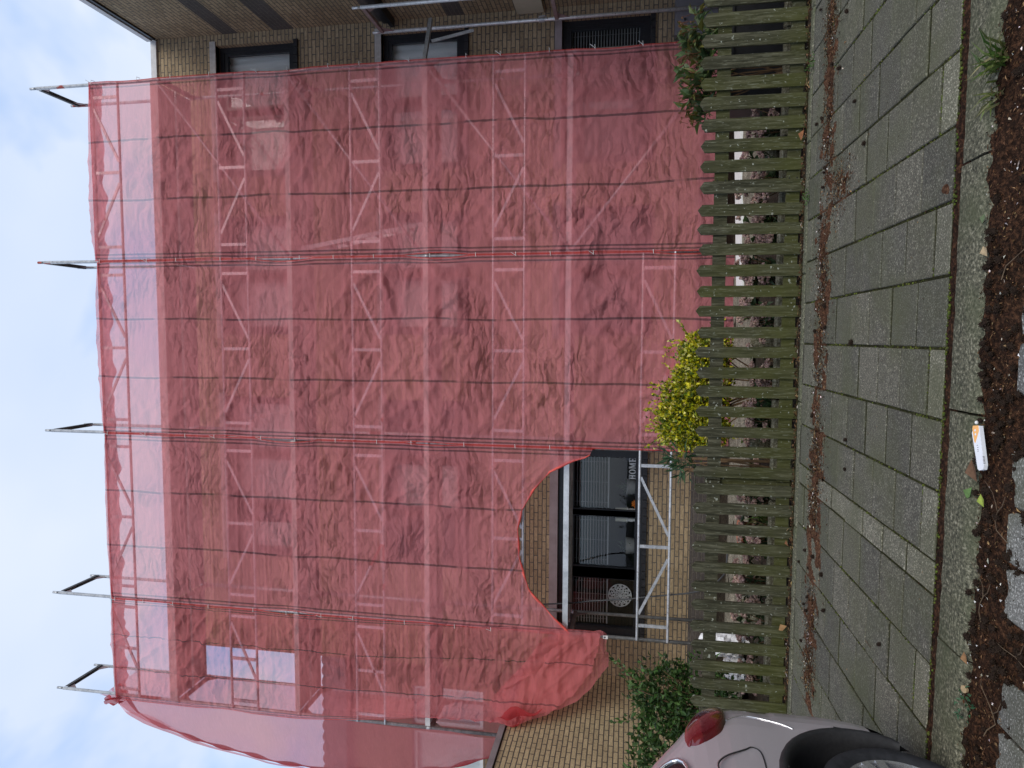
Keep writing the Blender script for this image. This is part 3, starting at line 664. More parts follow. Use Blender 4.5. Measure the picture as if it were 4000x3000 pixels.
flat = lambda xl, xr, z, sd: (lambda u: (lerp(xl, xr, u), z+.03*noise.noise(Vector((u*4, sd, 0))), NY))
net_panel('safety_net', 'red net sheet on the right-hand scaffold bay beside the uncovered windows', PX[1]+.004, PX[0]+.012, 9.125, flat(PX[1]+.004, PX[0], .13, 1), 1, lo_full=.6)
net_panel('safety_net', 'red net sheet on the second bay from the right, its foot behind the yellow shrub', PX[2]+.004, PX[1]-.004, 9.10, flat(PX[2]+.004, PX[1]-.004, .0, 2), 2, lo_full=.5)
curve3 = [(-4.00,2.02),(-3.70,2.33),(-3.43,2.58),(-3.01,2.706),(-2.586,2.73),(-2.335,2.674),(-2.05,2.52),(-1.792,2.294),(-1.64,2.0),(-1.575,1.78),(-1.50,1.74)]
net_panel('safety_net', 'red net sheet cut away in an arch above the big ground floor window', PX[3]+.004, PX[2]-.004, 9.08, lambda u: (lerp(PX[3]+.004, PX[2]-.004, u), interp(curve3, lerp(PX[3]+.004, PX[2]-.004, u)), NY-.01), 3, lo_full=2.)
for o in [o for o in COL.objects if o.name.startswith('safety_net')][2:3]:
    hb = MB(); hb.tube([(lerp(-4.02, -1.55, t/60), NY-.02+.012*math.sin(t*.9), interp(curve3, lerp(-4.02, -1.55, t/60))) for t in range(61)], [.013+.006*math.sin(t*.7) for t in range(61)], 6); obj('edge_cord', hb, M['cord'], o, smooth=True)
tail = [(0., -5.07, 2.98, 8.30), (.12, -5.02, 2.70, 8.22), (.26, -4.97, 2.28, 8.40), (.42, -4.74, 1.93, 8.60), (.62, -4.44, 1.70, 8.72), (.82, -4.13, 1.62, 8.74), (.93, -3.98, 1.60, 8.76), (1., -3.955, 1.66, 8.77)]
def tailf(u):
    f = lambda k: interp([(t[0], t[k]) for t in tail], u)
    return (f(1), f(2)+.025*noise.noise(Vector((u*30, 0, 0))), f(3))
net_panel('safety_net', 'red net sheet on the left bay, its torn foot gathered on the annex coping', PX[4]-.045, PX[3]-.004, 9.06, tailf, 4, nu=120, nv=330, amp=1.5, mat='net_tail', lo_full=2.2)
# loose inner layer hanging lower behind the left sheet
b = MB(); uv = []
def inner(u, v):
    xb_, zb, yb = tailf(u); x = lerp(-5.02, -4.05, u); zt = 3.1-.75*u
    z = lerp(zt, zb-.06-.16*math.sin(u*math.pi)*(1 if u < .75 else .5), v)
    return (lerp(x, xb_, v*.8)+.02*math.sin(z*9), lerp(8.62, yb+.07, v)+.05*noise.noise(Vector((u*9, z*3, 5))), z)
b.grid(inner, 50, 50); b.uv = [(.2, .5)]*len(b.v)
q = [o for o in COL.objects if o.name.startswith('safety_net')][3]
obj('torn_tail', b, M['net_tail'], q, smooth=True)
kb_ = MB()
kb_.grid(lambda u, v: (lerp(-5.10,-4.85,u)+.03*math.sin(v*7), 8.28+.05*math.sin(u*9+v*4), lerp(3.02-.3*u, 2.66-.35*u, v)+.03*noise.noise(Vector((u*8, v*5, 2)))), 16, 16); kb_.uv = [(.2,.5)]*len(kb_.v)
obj('gathered_fold', kb_, M['net_hem'], q, smooth=True)
# end sheet bellying out to the left
er = thing('safety_net', 'red net sheet billowing off the far left end of the scaffold', 'netting', (-5.9, 9.1, 0), 'red net sheets on the scaffold')
belly = [(2.9,.42),(3.8,.8),(4.6,.95),(5.3,1.02),(5.9,1.07),(6.75,1.05),(7.4,.94),(8.0,.86),(8.5,.72),(8.8,.62),(9.06,.5),(9.2,.34),(9.33,.12),(9.4,.03)]
b = MB(); uv = []
def endf(u, v):
    z = lerp(9.38, 2.9, v); a = u*math.pi; bl = interp(belly, z)
    x = -5.61-bl*math.sin(a)**.8 - .02*noise.noise(Vector((u*5, z*2, 1))); y = lerp(YF-.03, YB+.05, u)+.10*bl*math.sin(a)*math.cos(a)
    return (x+.035*noise.noise(Vector((u*3, z*1.4, 5))), y, z)
b.grid(endf, 40, 150); b.uv = [(.2+.1*(i % 41)/40, 0) for i in range(len(b.v))]
obj('sheet', b, M['net_plain'], er, smooth=True)
b = MB(); b.tube([endf(.5, t/80) for t in range(81)], [.02+.012*math.sin(t*.9) for t in range(81)], 6); obj('edge_cord', b, M['net_hem'], er, smooth=True)
b = MB()
def foldf(u, v):
    w = .34*math.exp(-((v-.16)/.16)**2)+.05; p = endf(.5-w*(1-u), v*.72); return (p[0]-.004, p[1]-.03-.03*math.sin(u*3.1), p[2])
b.grid(foldf, 14, 90); b.uv = [(.2, 0)]*len(b.v); obj('edge_fold', b, M['net_plain'], er, smooth=True)
b = MB(); b.grid(lambda u, v: (-5.60-.13*u*(.5+.5*math.sin(v*3.1))-.02*math.sin(v*15), YF-.08+.05*math.cos(u*9+v*6), lerp(9.19, 8.93, v)+.03*math.sin(u*8)), 14, 12); b.uv = [(.2, 0)]*len(b.v); obj('knot', b, M['net_hem'], er, smooth=True)
# white cord at the sheet foot
# ------------------------------------------------------------------ picket fence
PK = [2.575,2.425,2.265,2.108,1.945,1.798,1.637,1.482,1.325,1.163,.989,.843,.686,.523,.365,.21,.043,-.109,-.274,-.425,-.583,-.745,-.9,-1.064,-1.205,-1.36,-1.532,-1.684,-1.846,-2.008,-2.168,-2.341,-2.502,-2.668,-2.82,-2.975]
PK = [2.575+.155*k for k in range(14, 0, -1)]+PK
fence = thing('picket_fence', 'low mossy green wooden picket fence along the back of the pavement', 'fence', (0, 5.47, 0))
rr = random.Random(11); protos = []
for i, x in enumerate(PK):
    w = .0435+.005*sst(.6, 2.2, x)+rr.uniform(-.002, .002); zt = .762+rr.uniform(-.008, .010)+(x*.004); zb = -.035+rr.uniform(-.008, .012); t = .010
    b = MB(); ln = rr.uniform(-.006, .006)
    out = [(-w, 0), (w, 0), (w, .74), (w*.96, .765), (.004, .795), (-w*.96, .765), (-w, .74)]; sc = (zt-zb)/.795
    vs = []
    for y in (5.44, 5.462):
        for px, pz in out: vs.append((x+px+ln*pz, y+rr.uniform(-.0015,.0015), zb+pz*sc))
    n = len(out); fs = [tuple(range(n)), tuple(range(2*n-1, n-1, -1))]+[(k, k+n, (k+1) % n+n, (k+1) % n) for k in range(n)]
    b.add(vs, fs); obj('picket', b, M['wood'], fence)
posts = [1.195+2.33*k for k in (1, 0, -1)]+[-3.06]
px = [5.0]+posts
for (z0, z1) in ((.550, .650), (.022, .118)):
    for a, c in zip(px, px[1:]):
        b = MB(); b.box(c+.004, a-.004, 5.4625, 5.487, z0, z1); obj('rail', b, M['wood'], fence)
for x in posts:
    b = MB(); b.box(x-.034, x+.034, 5.488, 5.556, -.25, .66); obj('post', b, M['wood'], fence)
for x in posts:
    b = MB()
    for s in (-.028, .028):
        for z in (.57, .63, .045, .10): b.tube([(x+s, 5.4625, z), (x+s, 5.459, z)], .005, 6)
    obj('screw', b, M['black'], fence)
# ------------------------------------------------------------------ plants
def rdir(r, up=.3):
    v = Vector((r.gauss(0,1), r.gauss(0,1), r.gauss(0,1)+up)); return v.normalized()
def jitter(c, r, a=.25): k = 1+r.uniform(-a, a); return tuple(max(0, q*k*(1+r.uniform(-.08,.08))) for q in c)
def shrub(name, label, cat, c, blobs, nleaf, ln, wd, cols, seed, nst=10, up=.5, group=None, sprigs=0, stemmat='bark', base=0., extra=None):
    r = random.Random(seed); root = thing(name, label, cat, (c[0], c[1], base), group)
    b = MB(); tot = sum(q[3]*q[4]*q[5] for q in blobs)
    if extra: extra(b, r)
    for q in blobs:
        n = int(nleaf*q[3]*q[4]*q[5]/tot)
        for _ in range(n):
            d = rdir(r, 0); rad = r.random()**.33*(1+.18*noise.noise(d*2.2+Vector((seed, 0, 0))))
            p = Vector((c[0]+q[0]+d.x*q[3]*rad, c[1]+q[1]+d.y*q[4]*rad, q[2]+d.z*q[5]*rad))
            if p.z < .02: continue
            if noise.noise(p*9.)*.5+noise.noise(p*4.)*.5 < (-.17 if ln > .06 else -.28): continue
            ld = (d*.6+rdir(r, up)*.8).normalized(); col = jitter(r.choice(cols), r)
            b.leaf(p, ld, rdir(r, 1.2), ln*r.uniform(.6,1.2), wd*r.uniform(.7,1.2), col, 0, .2, .15)
    for _ in range(sprigs):
        q = r.choice(blobs); d = rdir(r, .9); p = Vector((c[0]+q[0]+d.x*q[3]*.95, c[1]+q[1]+d.y*q[4]*.95, q[2]+d.z*q[5]*.95)); g = (d+rdir(r,.6)*.5).normalized()
        for k in range(9):
            pp = p+g*(k*ln*.45); b.leaf(pp, (g+rdir(r)*.9), rdir(r, 1), ln*r.uniform(.6,1.), wd, jitter(r.choice(cols), r), 0)
    obj('foliage', b, M['leafc'], root)
    sb = MB()
    for _ in range(nst):
        q = r.choice(blobs); e = Vector((c[0]+q[0]+r.uniform(-.8,.8)*q[3], c[1]+q[1]+r.uniform(-.8,.8)*q[4], q[2]+r.uniform(-.3,.75)*q[5])); s0 = Vector((c[0]+r.uniform(-.08,.08), c[1]+r.uniform(-.08,.08), base-.02))
        mid = s0.lerp(e, .5)+Vector((r.uniform(-.07,.07), r.uniform(-.07,.07), .05)); sb.tube([s0, s0.lerp(mid,.5), mid, mid.lerp(e,.5), e], [.009,.008,.006,.005,.003], 5)
    obj('stem', sb, M[stemmat], root)
    return root
YG = [(.46,.43,.015), (.56,.50,.02), (.30,.33,.015), (.60,.56,.16), (.10,.15,.015), (.48,.45,.012), (.06,.10,.012)]
shrub('variegated_shrub', 'bright yellow-green variegated shrub rising behind the middle of the fence', 'shrub', (-.42, 6.15, 0), [(0,0,.62,.44,.24,.25), (-.33,-.02,.72,.26,.2,.29), (.30,0,.60,.20,.2,.24), (-.10,.02,.76,.26,.18,.20), (-.43,0,.82,.16,.14,.19), (-.40,-.10,.60,.2,.18,.22), (-.25,-.05,.84,.15,.14,.15)], 15000, .042, .026, YG, 5, 14, .6, sprigs=60)
GR = [(.035,.075,.018), (.055,.11,.024), (.075,.15,.035), (.025,.05,.014), (.045,.09,.02)]
shrub('leafy_bush', 'dark green leafy bush in front of the annex wall, behind the car', 'bush', (-3.72, 6.55, 0), [(0,0,.72,.42,.34,.42), (.30,0,.55,.28,.3,.38), (-.35,0,.85,.36,.3,.36), (.16,-.05,1.0,.24,.24,.22), (-.62,0,.95,.30,.3,.30), (-.1,0,.35,.5,.35,.3), (-.5,-.1,.5,.35,.3,.35), (.30,0,.93,.25,.22,.3), (.1,0,.75,.3,.25,.3)], 5600, .075, .038, GR, 9, 46, .35, sprigs=14)
VB = [(.055,.085,.03), (.075,.11,.04), (.04,.07,.028), (.09,.13,.04), (.11,.11,.025)]
def buds(b, r):
    for _ in range(70):
        p = Vector((2.16+r.uniform(-.46,.42), 5.70+r.uniform(-.08,.06), .82+r.uniform(-.02,.11))); c_ = jitter((.17,.085,.03), r)
        for k in range(7): b.leaf(p, rdir(r, .6), rdir(r), .016, .009, c_)
        b.tube([p, p+Vector((r.uniform(-.02,.02), 0, -.06))], .002, 4, col=(.16,.06,.03))
shrub('broad_leaf_shrub', 'broad-leaved shrub with reddish buds leaning over the right end of the fence', 'shrub', (2.16, 5.72, 0), [(0,0,.80,.30,.10,.10), (-.18,0,.74,.22,.1,.12), (.28,.02,.76,.2,.1,.12), (.05,.06,.66,.3,.08,.12), (-.3,.02,.68,.14,.08,.1)], 430, .125, .056, VB, 21, 10, .35, extra=buds)
FN = [(.028,.065,.028), (.04,.085,.035), (.05,.10,.04)]
shrub('lance_leaf_plant', 'dark green plant of narrow pointed leaves left of the yellow shrub', 'plant', (-1.06, 5.86, 0), [(0,0,.86,.13,.12,.10), (-.05,0,.76,.10,.1,.12)], 110, .13, .024, FN, 31, 5, .9)
b = MB()
root = thing('wooden_stake', 'brown wooden stake standing between two pickets beside the narrow-leaved plant', 'stake', (-1.10, 5.78, 0))
b.tube([(-1.13, 5.80, -.02), (-1.128, 5.80, .80)], .017, 7); obj('stake', b, M['bark'], root)
root = thing('wooden_stake', 'thinner brown wooden stake nearest the yellow shrub', 'stake', (-1.03, 5.8, 0))
b = MB(); b.tube([(-1.035, 5.81, -.02), (-1.03, 5.81, .74)], .013, 7); obj('stake', b, M['bark'], root)
# sedum clumps with dried flower heads
SDL = [(.045,.08,.028), (.06,.10,.035), (.035,.06,.025)]; SDF = [(.36,.24,.20), (.29,.19,.16), (.42,.29,.24), (.22,.14,.12)]
def sedum(seed):
    r = random.Random(seed); root = thing('sedum_plant', '', 'plant', (0,0,0), 'sedum clumps along the fence')
    lb = MB(); heads = []; sb = MB()
    for k in range(15):
        a = r.uniform(0, 6.28); rad = r.uniform(.02, .24); e = Vector((rad*math.cos(a), rad*math.sin(a)*.7, r.uniform(.12, .30))); s0 = Vector((e.x*.3, e.y*.3, -.02))
        sb.tube([s0, s0.lerp(e, .6)+Vector((0,0,.01)), e], [.005,.004,.003], 5)
        for q in range(9):
            p = s0.lerp(e, r.uniform(.15,.95)); lb.leaf(p, rdir(r, .2), rdir(r, 1.), r.uniform(.05,.08), r.uniform(.03,.045), jitter(r.choice(SDL), r))
        R = r.uniform(.036, .058); fb = MB()
        for q in range(60):
            d = rdir(r, .5); d.z = abs(d.z)*.7-.1; p = e+d*R*r.uniform(.7,1.05); s = r.uniform(.007,.011); fb.blob(p, s, s, s, 5, 3, .4, q, jitter(r.choice(SDF), r, .35))
        fb.f = fb.f; heads.append(fb)
    for fb in heads: obj('flower_head', fb, M['debris'], root, True)
    obj('foliage', lb, M['leafc'], root, True); obj('stem', sb, M['bark'], root, True)
    return root
sp = [sedum(1), sedum(2), sedum(3)]
SL = [(1.72,5.92,'sedum clump at the white board, just left of the broad-leaved shrub',.95), (1.33,5.98,'sedum clump with pinkish dried heads, right of the right-hand fence post',1.1), (.86,5.92,'sedum clump with pinkish dried heads, left of the right-hand fence post',1.1), (.52,6.0,'sedum clump with pinkish heads in front of the bare net foot',1.15),
      (.16,5.93,'sedum clump with pinkish heads just right of the yellow shrub',1.), (-.32,5.84,'sedum clump with dried heads under the yellow shrub',.9), (-.72,5.86,'sedum clump with pale heads under the left side of the yellow shrub',.95), (-1.32,5.92,'sedum clump with pale pink heads by the left-hand fence post',1.1), (-1.72,5.92,'sedum clump in front of the terracotta pot',1.05),
      (-2.12,5.95,'sedum clump with pale pink heads right of the hanging cable',1.05), (-2.55,5.9,'sedum clump in front of the white plastic bag',1.), (-2.92,5.95,'sedum clump at the left end of the fence',.95)]
for i, (x, y, lab, s) in enumerate(SL):
    o = sp[i] if i < 3 else copy_tree(sp[i % 3]); o.location = (x, y, .0); o.rotation_euler = (0, 0, i*1.9); o.scale = (s*1.15, s*1.15, s*1.1); o['label'] = lab
def grass(name, label, x, y, z, n, h, spread, cols, seed, lean=(0,0)):
    r = random.Random(seed); b = MB()
    for _ in range(n):
        p = Vector((x+r.gauss(0,spread), y+r.gauss(0,spread), z)); d = Vector((r.gauss(lean[0],.45), r.gauss(lean[1],.45), 1)).normalized(); l = h*r.uniform(.5,1.1); w = h*.022+.0016
        sd_ = d.cross(Vector((r.random()-.5, r.random()-.5, .2))).normalized()*w; q = p+d*l*.55; e = p+d*l+Vector((d.x,d.y,-.35))*l*.3
        b.add([p-sd_, p+sd_, q+sd_*.8, q-sd_*.8, e], [(0,1,2,3),(3,2,4)], jitter(r.choice(cols), r))
    return tag(obj(name, b, M['leafc']), label, 'grass')
GG = [(.06,.11,.025), (.085,.15,.03), (.13,.17,.05), (.20,.19,.08)]
grass('grass_tuft', 'long-bladed grass tuft growing over the kerb into the soil strip', 1.00, 2.735, -.02, 48, .16, .022, GG, 2, (0,-.5))
grass('grass_tuft', 'smaller sparse grass tuft at the kerb edge, near the long-bladed one', .88, 2.73, -.02, 22, .12, .02, GG, 3, (-.3,-.4))
for i, (x, y, lab) in enumerate(((-1.30,6.2,'bright grass clump behind the left-hand fence post'), (-1.58,6.1,'bright grass clump right of the terracotta pot'), (-.62,6.05,'dark grassy clump under the yellow shrub'), (2.44,5.6,'pale green grassy sprout at the top of the right-end pickets'))):
    grass('grass_clump', lab, x, y, .02 if i < 3 else .62, 60 if i < 3 else 26, .30 if i < 2 else (.34 if i == 2 else .2), .06 if i < 3 else .03, GG if i != 2 else FN, 40+i)
for i, (x, y, z, lab) in enumerate(((1.03, 5.25, .0, 'small green weed at the foot of the fence below the right-hand post'), (1.98, 5.24, 0, 'small green weed under the fence near its right end'), (-1.40, 2.70, -.02, 'ferny green seedling in the soil strip near the car wheel'))):
    r = random.Random(60+i); b = MB()
    for _ in range(40 if i < 2 else 30):
        p = Vector((x+r.gauss(0,.03), y+r.gauss(0,.015), z+r.uniform(0,.05))); b.leaf(p, rdir(r,.4), rdir(r,1), .022, .011, jitter((.07,.14,.03) if i < 2 else (.05,.12,.06), r))
    tag(obj('weed', b, M['leafc']), lab, 'weed')
mb_ = MB(); r = random.Random(77)                                # moss lining the paving joints
for _ in range(5200):
    k = r.randrange(-8, 10); x = XC-.3*k+r.gauss(0,.005) if k <= 3 else XC-1.048-.3*(k-3)+r.gauss(0,.005); y = r.uniform(2.99, 5.2)
    if noise.noise(Vector((x*3, y*3, 1))) < r.uniform(-.25,.35)+ (y-3)*.10: continue
    s = r.uniform(.003,.0065); mb_.blob((x, y, -.002), s, s, s*.8, 5, 3, .3, 0, jitter(r.choice([(.075,.09,.02), (.05,.06,.015), (.10,.12,.025), (.04,.04,.018), (.03,.028,.014)]), r))
for _ in range(2600):
    x = r.uniform(-2.5, 2.6); y = 3.014+.0+r.gauss(0,.006) if r.random() < .6 else 3.164+r.gauss(0,.005)
    if noise.noise(Vector((x*4, y*3, 7))) < r.uniform(-.2,.4): continue
    s = r.uniform(.003,.007); mb_.blob((x, y, -.004), s, s, s*.8, 5, 3, .3, 0, jitter(r.choice([(.09,.11,.02), (.06,.085,.015), (.05,.05,.02)]), r))
stuff(obj('joint_moss', mb_, M['debris']), 'green and olive moss growing in the paving joints', 'moss')
# ------------------------------------------------------------------ litter
lb = MB(); r = random.Random(15)
LC = [(.05,.024,.014), (.035,.018,.011), (.09,.045,.022), (.14,.08,.04), (.28,.18,.09), (.45,.40,.33), (.02,.011,.007)]
def bits(n, fx, fy, z, smin, smax, wts):
    for _ in range(n):
        x, y = fx(), fy(); c = jitter(r.choices(LC, wts)[0], r); s = r.uniform(smin, smax); zz = z(x, y) if callable(z) else z
        d = Vector((r.gauss(0,1), r.gauss(0,1), r.gauss(0,.25))).normalized(); lb.leaf((x, y, zz+s*.2), d, rdir(r, 1.5), s*r.uniform(.8,2.2), s*r.uniform(.25,.8), c)
gz = lambda x, y: gut((x+7.2)/14.4, max(0, min(1, (y-2.30)/.47)))[2]+.004
bits(14000, lambda: r.uniform(-2.6, 2.4), lambda: r.uniform(2.32, 2.76), gz, .004, .012, (8,6,6,4,2,.7,6))
bits(500, lambda: r.uniform(-2.6, 2.4), lambda: r.gauss(2.965,.018), -.012, .004, .010, (8,6,4,2,1,.6,6))
def band(): 
    while True:
        x = r.uniform(-2.5, 2.6); 
        if noise.noise(Vector((x*1.6, 3., 0))) > r.uniform(-.45,.25): return x
def bandy(): return 4.80+r.gauss(0,.07)
pts = []
for _ in range(11000):
    x = band(); y = 4.82+.05*noise.noise(Vector((x*2.2, 0, 4)))+r.gauss(0, .065 if r.random() < .8 else .12)-.12*sst(.75,1.,x)*sst(1.35,1.05,x)*r.random()*1.7; pts.append((x, y))
it = iter(pts); cur = [None]
def nx(): cur[0] = next(it); return cur[0][0]
bits(11000, nx, lambda: cur[0][1], .004, .006, .016, (9,5,8,4,1.6,.6,4))
bits(700, lambda: r.gauss(.95,.09), lambda: r.gauss(4.5,.12), .010, .006, .016, (6,4,8,5,2,.5,2))
bits(1800, lambda: r.uniform(-2.9, 2.7), lambda: r.gauss(5.385,.03), .012, .008, .022, (5,5,6,5,2,.4,3))
bits(320, lambda: r.uniform(-2.4, 2.4), lambda: r.uniform(3.0, 5.2), .004, .004, .009, (3,3,3,3,3,2,3))
stuff(obj('leaf_litter', lb, M['debris']), 'brown crumbs of leaf and bark lying along the kerb and the fence', 'litter')
mb_ = MB(); mb_.grid(lambda u, v: (lerp(-2.6, 2.7, u), 4.82+.05*noise.noise(Vector((lerp(-2.6,2.7,u)*2.2, 0, 4)))+(v-.5)*.36, max(-.02, .008*(1-(abs(v-.5)*2)**2)+.026*noise.noise(Vector((u*46, v*3, 4)))+.012*noise.noise(Vector((u*260, v*15, 4)))-.006)), 520, 22)
for cx, cy, rx, ry in ((.93,4.46,.13,.20), (1.22,4.72,.2,.07), (.62,3.07,.05,.06), (-.5,4.9,.3,.06), (-1.5,4.9,.3,.07), (.15,4.72,.16,.09), (1.75,4.85,.2,.05)):
    mb_.grid(lambda u, v: (cx+(u-.5)*2*rx, cy+(v-.5)*2*ry, max(-.02, .012*(1-1.6*((u-.5)**2+(v-.5)**2)*4)+.014*noise.noise(Vector(((cx+u*rx)*30, (cy+v*ry)*30, 2)))-.003)), 40, 30)
stuff(obj('humus_strip', mb_, M['humus'], smooth=True), 'thin strip of dark brown humus on the paving in front of the fence', 'humus')
pb = MB()
for _ in range(150):
    x, y = r.uniform(-2.4, 2.4), r.uniform(2.34, 2.75); s = r.uniform(.005,.010); pb.leaf((x, y, gz(x, y)+.006), Vector((r.gauss(0,1), r.gauss(0,1), .1)), rdir(r, 2), s*1.6, s, jitter((.72,.66,.64), r, .12))
for _ in range(60):
    x = band(); pb.leaf((x, 4.82+r.gauss(0,.08), .016), Vector((r.gauss(0,1), r.gauss(0,1), .1)), rdir(r, 2), .016, .008, jitter((.66,.58,.54), r, .12))
stuff(obj('fallen_petals', pb, M['debris']), 'small white and pale pink fallen petals scattered over the soil', 'petals')
def cone_proto(sd):
    b = MB(); rc = random.Random(sd)
    b.blob((0,0,.0), .0085, .0085, .0125, 8, 6, .15, sd, (.022,.014,.010))
    for k in range(26):
        t = math.acos(1-2*(k+.5)/26); p = k*2.4; d = Vector((math.sin(t)*math.cos(p), math.sin(t)*math.sin(p), math.cos(t)))
        b.leaf(Vector((d.x*.0075, d.y*.0075, d.z*.0115)), (d+Vector((0,0,.5))), d.cross(Vector((0,0,1)))+Vector((.01,0,0)), .006, .0065, jitter((.03,.02,.014), rc))
    o = obj('alder_cone', b, M['debris']); tag(o, '', 'cone'); return o
cp = [cone_proto(1), cone_proto(2)]; first = [True, True]; cidx = 0
def put_cone(x, y, z, lab, grp):
    global cidx
    k = cidx % 2; o = cp[k] if cidx < 2 else cp[k].copy()
    if cidx >= 2: COL.objects.link(o)
    cidx += 1; o.location = (x, y, z); o.rotation_euler = (r.uniform(1.1,2.), r.uniform(-.4,.4), r.uniform(0,6.28)); s = r.uniform(.85,1.35); o.scale = (s,s,s)
    o['label'] = lab; o['group'] = grp
for _ in range(240):
    x = r.uniform(-2.2, 2.1); y = r.uniform(2.45, 2.74)
    if r.random() < .5: x = r.choice([-.2,.15,-.75,.35,-1.1,-.45])+r.gauss(0,.12)
    put_cone(x, y, gz(x, y)+.008, 'small dark alder cone lying in the brown soil strip below the kerb', 'cones in the soil strip')
for _ in range(30):
    x = r.uniform(-2.3, 2.3); y = r.choice([r.gauss(4.8,.12), r.gauss(4.95,.1), r.uniform(4.0,5.1)])
    put_cone(x, y, .014, 'small dark alder cone lying on the grey paving near the fence', 'cones on the paving')
for x, y in ((1.09,4.08), (1.7,4.6), (-1.55,3.55), (-.6,4.2)): put_cone(x, y, .013, 'lone dark alder cone out on the open grey paving', 'lone cones on the open paving')
TW = [((-.62,2.62,'forked twig lying across the soil left of the white carton',.26,.7), (.35,2.55,'long thin twig curving over the soil right of the carton',.34,-.6), (-1.35,2.60,'grey forked twig in the soil near the car wheel',.22,.3), (-1.1,2.50,'bent twig in the soil between the carton and the car',.24,1.4), (1.55,2.55,'straight pale straw-like twig in the soil by the grass tuft',.25,1.1), (-1.62,3.72,'short dark twig lying on the paving near the car',.10,1.5), (.15,2.45,'short twig beside the street stones, right of the carton',.16,2.1), (-.95,2.68,'pale dry stalk lying off the kerb left of the carton',.24,.5))][0]
for i, (x, y, lab, ln, an) in enumerate(TW):
    b = MB(); rt = random.Random(90+i); p = Vector((x, y, (gz(x,y) if y < 2.8 else .0)+.014)); d = Vector((math.cos(an), math.sin(an)*.6, 0)); P_ = []
    for k in range(7):
        q = p+d*(ln*(k/6-.5))+Vector((0, .03*math.sin(k*1.1+i), 0)); q.z = (gz(q.x, min(q.y,2.76)) if y < 2.8 else 0)+.010; P_.append(q)
    b.tube(P_, [.0019,.0018,.0016,.0015,.0013,.001,.0007], 5)
    if ln > .2: b.tube([P_[3], P_[3]+Vector((.03,-.04,.006)), P_[3]+Vector((.07,-.06,.008))], [.002,.0016,.001], 5)
    tag(obj('twig', b, M['twig']), lab, 'twig', 'fallen twigs')
LF = [(-.615,2.66,(.24,.30,.06),.05,'yellow-green fallen leaf on the soil left of the carton'), (-.56,2.745,(.12,.20,.07),.06,'green fallen leaf against the kerb just left of the carton'), (-.53,2.70,(.12,.07,.045),.09,'crumpled brown leaf at the left tip of the carton'), (.46,2.74,(.10,.13,.07),.035,'small grey-green leaf in the soil right of the carton'), (-1.80,2.55,(.16,.085,.045),.06,'brown oval leaf in the soil beside the car tyre'), (1.35,2.60,(.30,.22,.13),.06,'pale tan leaf in the soil below the grass tuft'), (.30,2.70,(.35,.27,.17),.05,'pale tan curled leaf against the kerb right of the carton'), (-1.20,2.74,(.25,.14,.07),.05,'orange-brown leaf against the kerb between carton and car'),
      (1.55,5.36,(.30,.13,.06),.09,'orange-brown leaf wedged under the fence right of the post'), (-.15,5.38,(.34,.16,.08),.08,'orange-brown leaf wedged under the fence below the yellow shrub'), (-1.62,5.36,(.22,.10,.05),.08,'brown leaf wedged under the fence left of the post'), (-2.25,5.36,(.26,.15,.07),.09,'tan leaf wedged under the left end of the fence')]
for i, (x, y, c, ln, lab) in enumerate(LF):
    b = MB(); rt = random.Random(i); z = (gz(x, y)+.016) if y < 2.8 else .03
    b.leaf((x, y, z), Vector((rt.uniform(-1,1), rt.uniform(-.6,.6), .1)), Vector((rt.uniform(-.3,.3), -.5, 1)), ln, ln*.6, c, 0, .25, .1); tag(obj('fallen_leaf', b, M['debris']), lab, 'leaf', 'fallen leaves')
# flattened carton
ct = thing('drink_carton', 'flattened white and orange carton lying against the kerb in the soil', 'carton', (-.415, 2.72, .0))
cx0 = Vector((-.326, 2.712, .010)); ax = Vector((-.150, -.058, .004)); axn = ax.normalized(); sd_ = Vector((axn.y, -axn.x, 0)); sd_ = sd_ if sd_.y < 0 else -sd_; sd_ = (sd_+Vector((0,0,-.12))).normalized(); up_ = axn.cross(sd_); up_ = up_ if up_.z > 0 else -up_
ct_p = lambda a, s, h=0.: cx0+axn*a+sd_*s+up_*h
def slab(mb, poly, h0, h1):
    n = len(poly); vs = [ct_p(a, s, h0) for a, s in poly]+[ct_p(a, s, h1) for a, s in poly]
    mb.add(vs, [tuple(range(n, 2*n)), tuple(range(n-1, -1, -1))]+[(k, (k+1) % n, (k+1) % n+n, k+n) for k in range(n)])
b = MB(); slab(b, [(.0,.004),(.004,.034),(.15,.036),(.165,.028),(.165,.006),(.158,-.002),(.02,-.012)], 0, .014); obj('carton_body', b, M['card'], ct)
b = MB(); slab(b, [(-.004,.0),(.002,.03),(.022,.030),(.062,.002),(.055,-.003),(.006,-.005)], .0142, .0152); obj('orange_panel', b, M['card_orange'], ct)
b = MB()
for a in (.016, .031):
    n = 12; slab(b, [(a+.0045*math.cos(k*6.283/n), .010+.0045*math.sin(k*6.283/n)) for k in range(n)], .0154, .0158)
obj('printed_dot', b, M['card'], ct)
marks = [([(a,q-.004),(a,q+.004),(a+.0014,q+.004),(a+.0014,q-.004)], .0142, .0147) for a, q in ((.072,.012), (.080,.013), (.088,.012), (.094,.013))]
for k in range(6): marks += [([(.118+k*.005,.0335),(.118+k*.005,.038),(.1195+k*.005,.038),(.1195+k*.005,.0335)], .010, .0146), ([(.112+k*.006,-.009),(.112+k*.006,-.004),(.114+k*.006,-.004),(.114+k*.006,-.009)], .0142, .0147)]
for mk in marks: b = MB(); slab(b, *mk); obj('printed_mark', b, M['ink'], ct)
b = MB(); b.blob(ct_p(-.012, .018, .012), .007, .005, .006, 8, 6, .1); obj('cap', b, M['white'], ct)
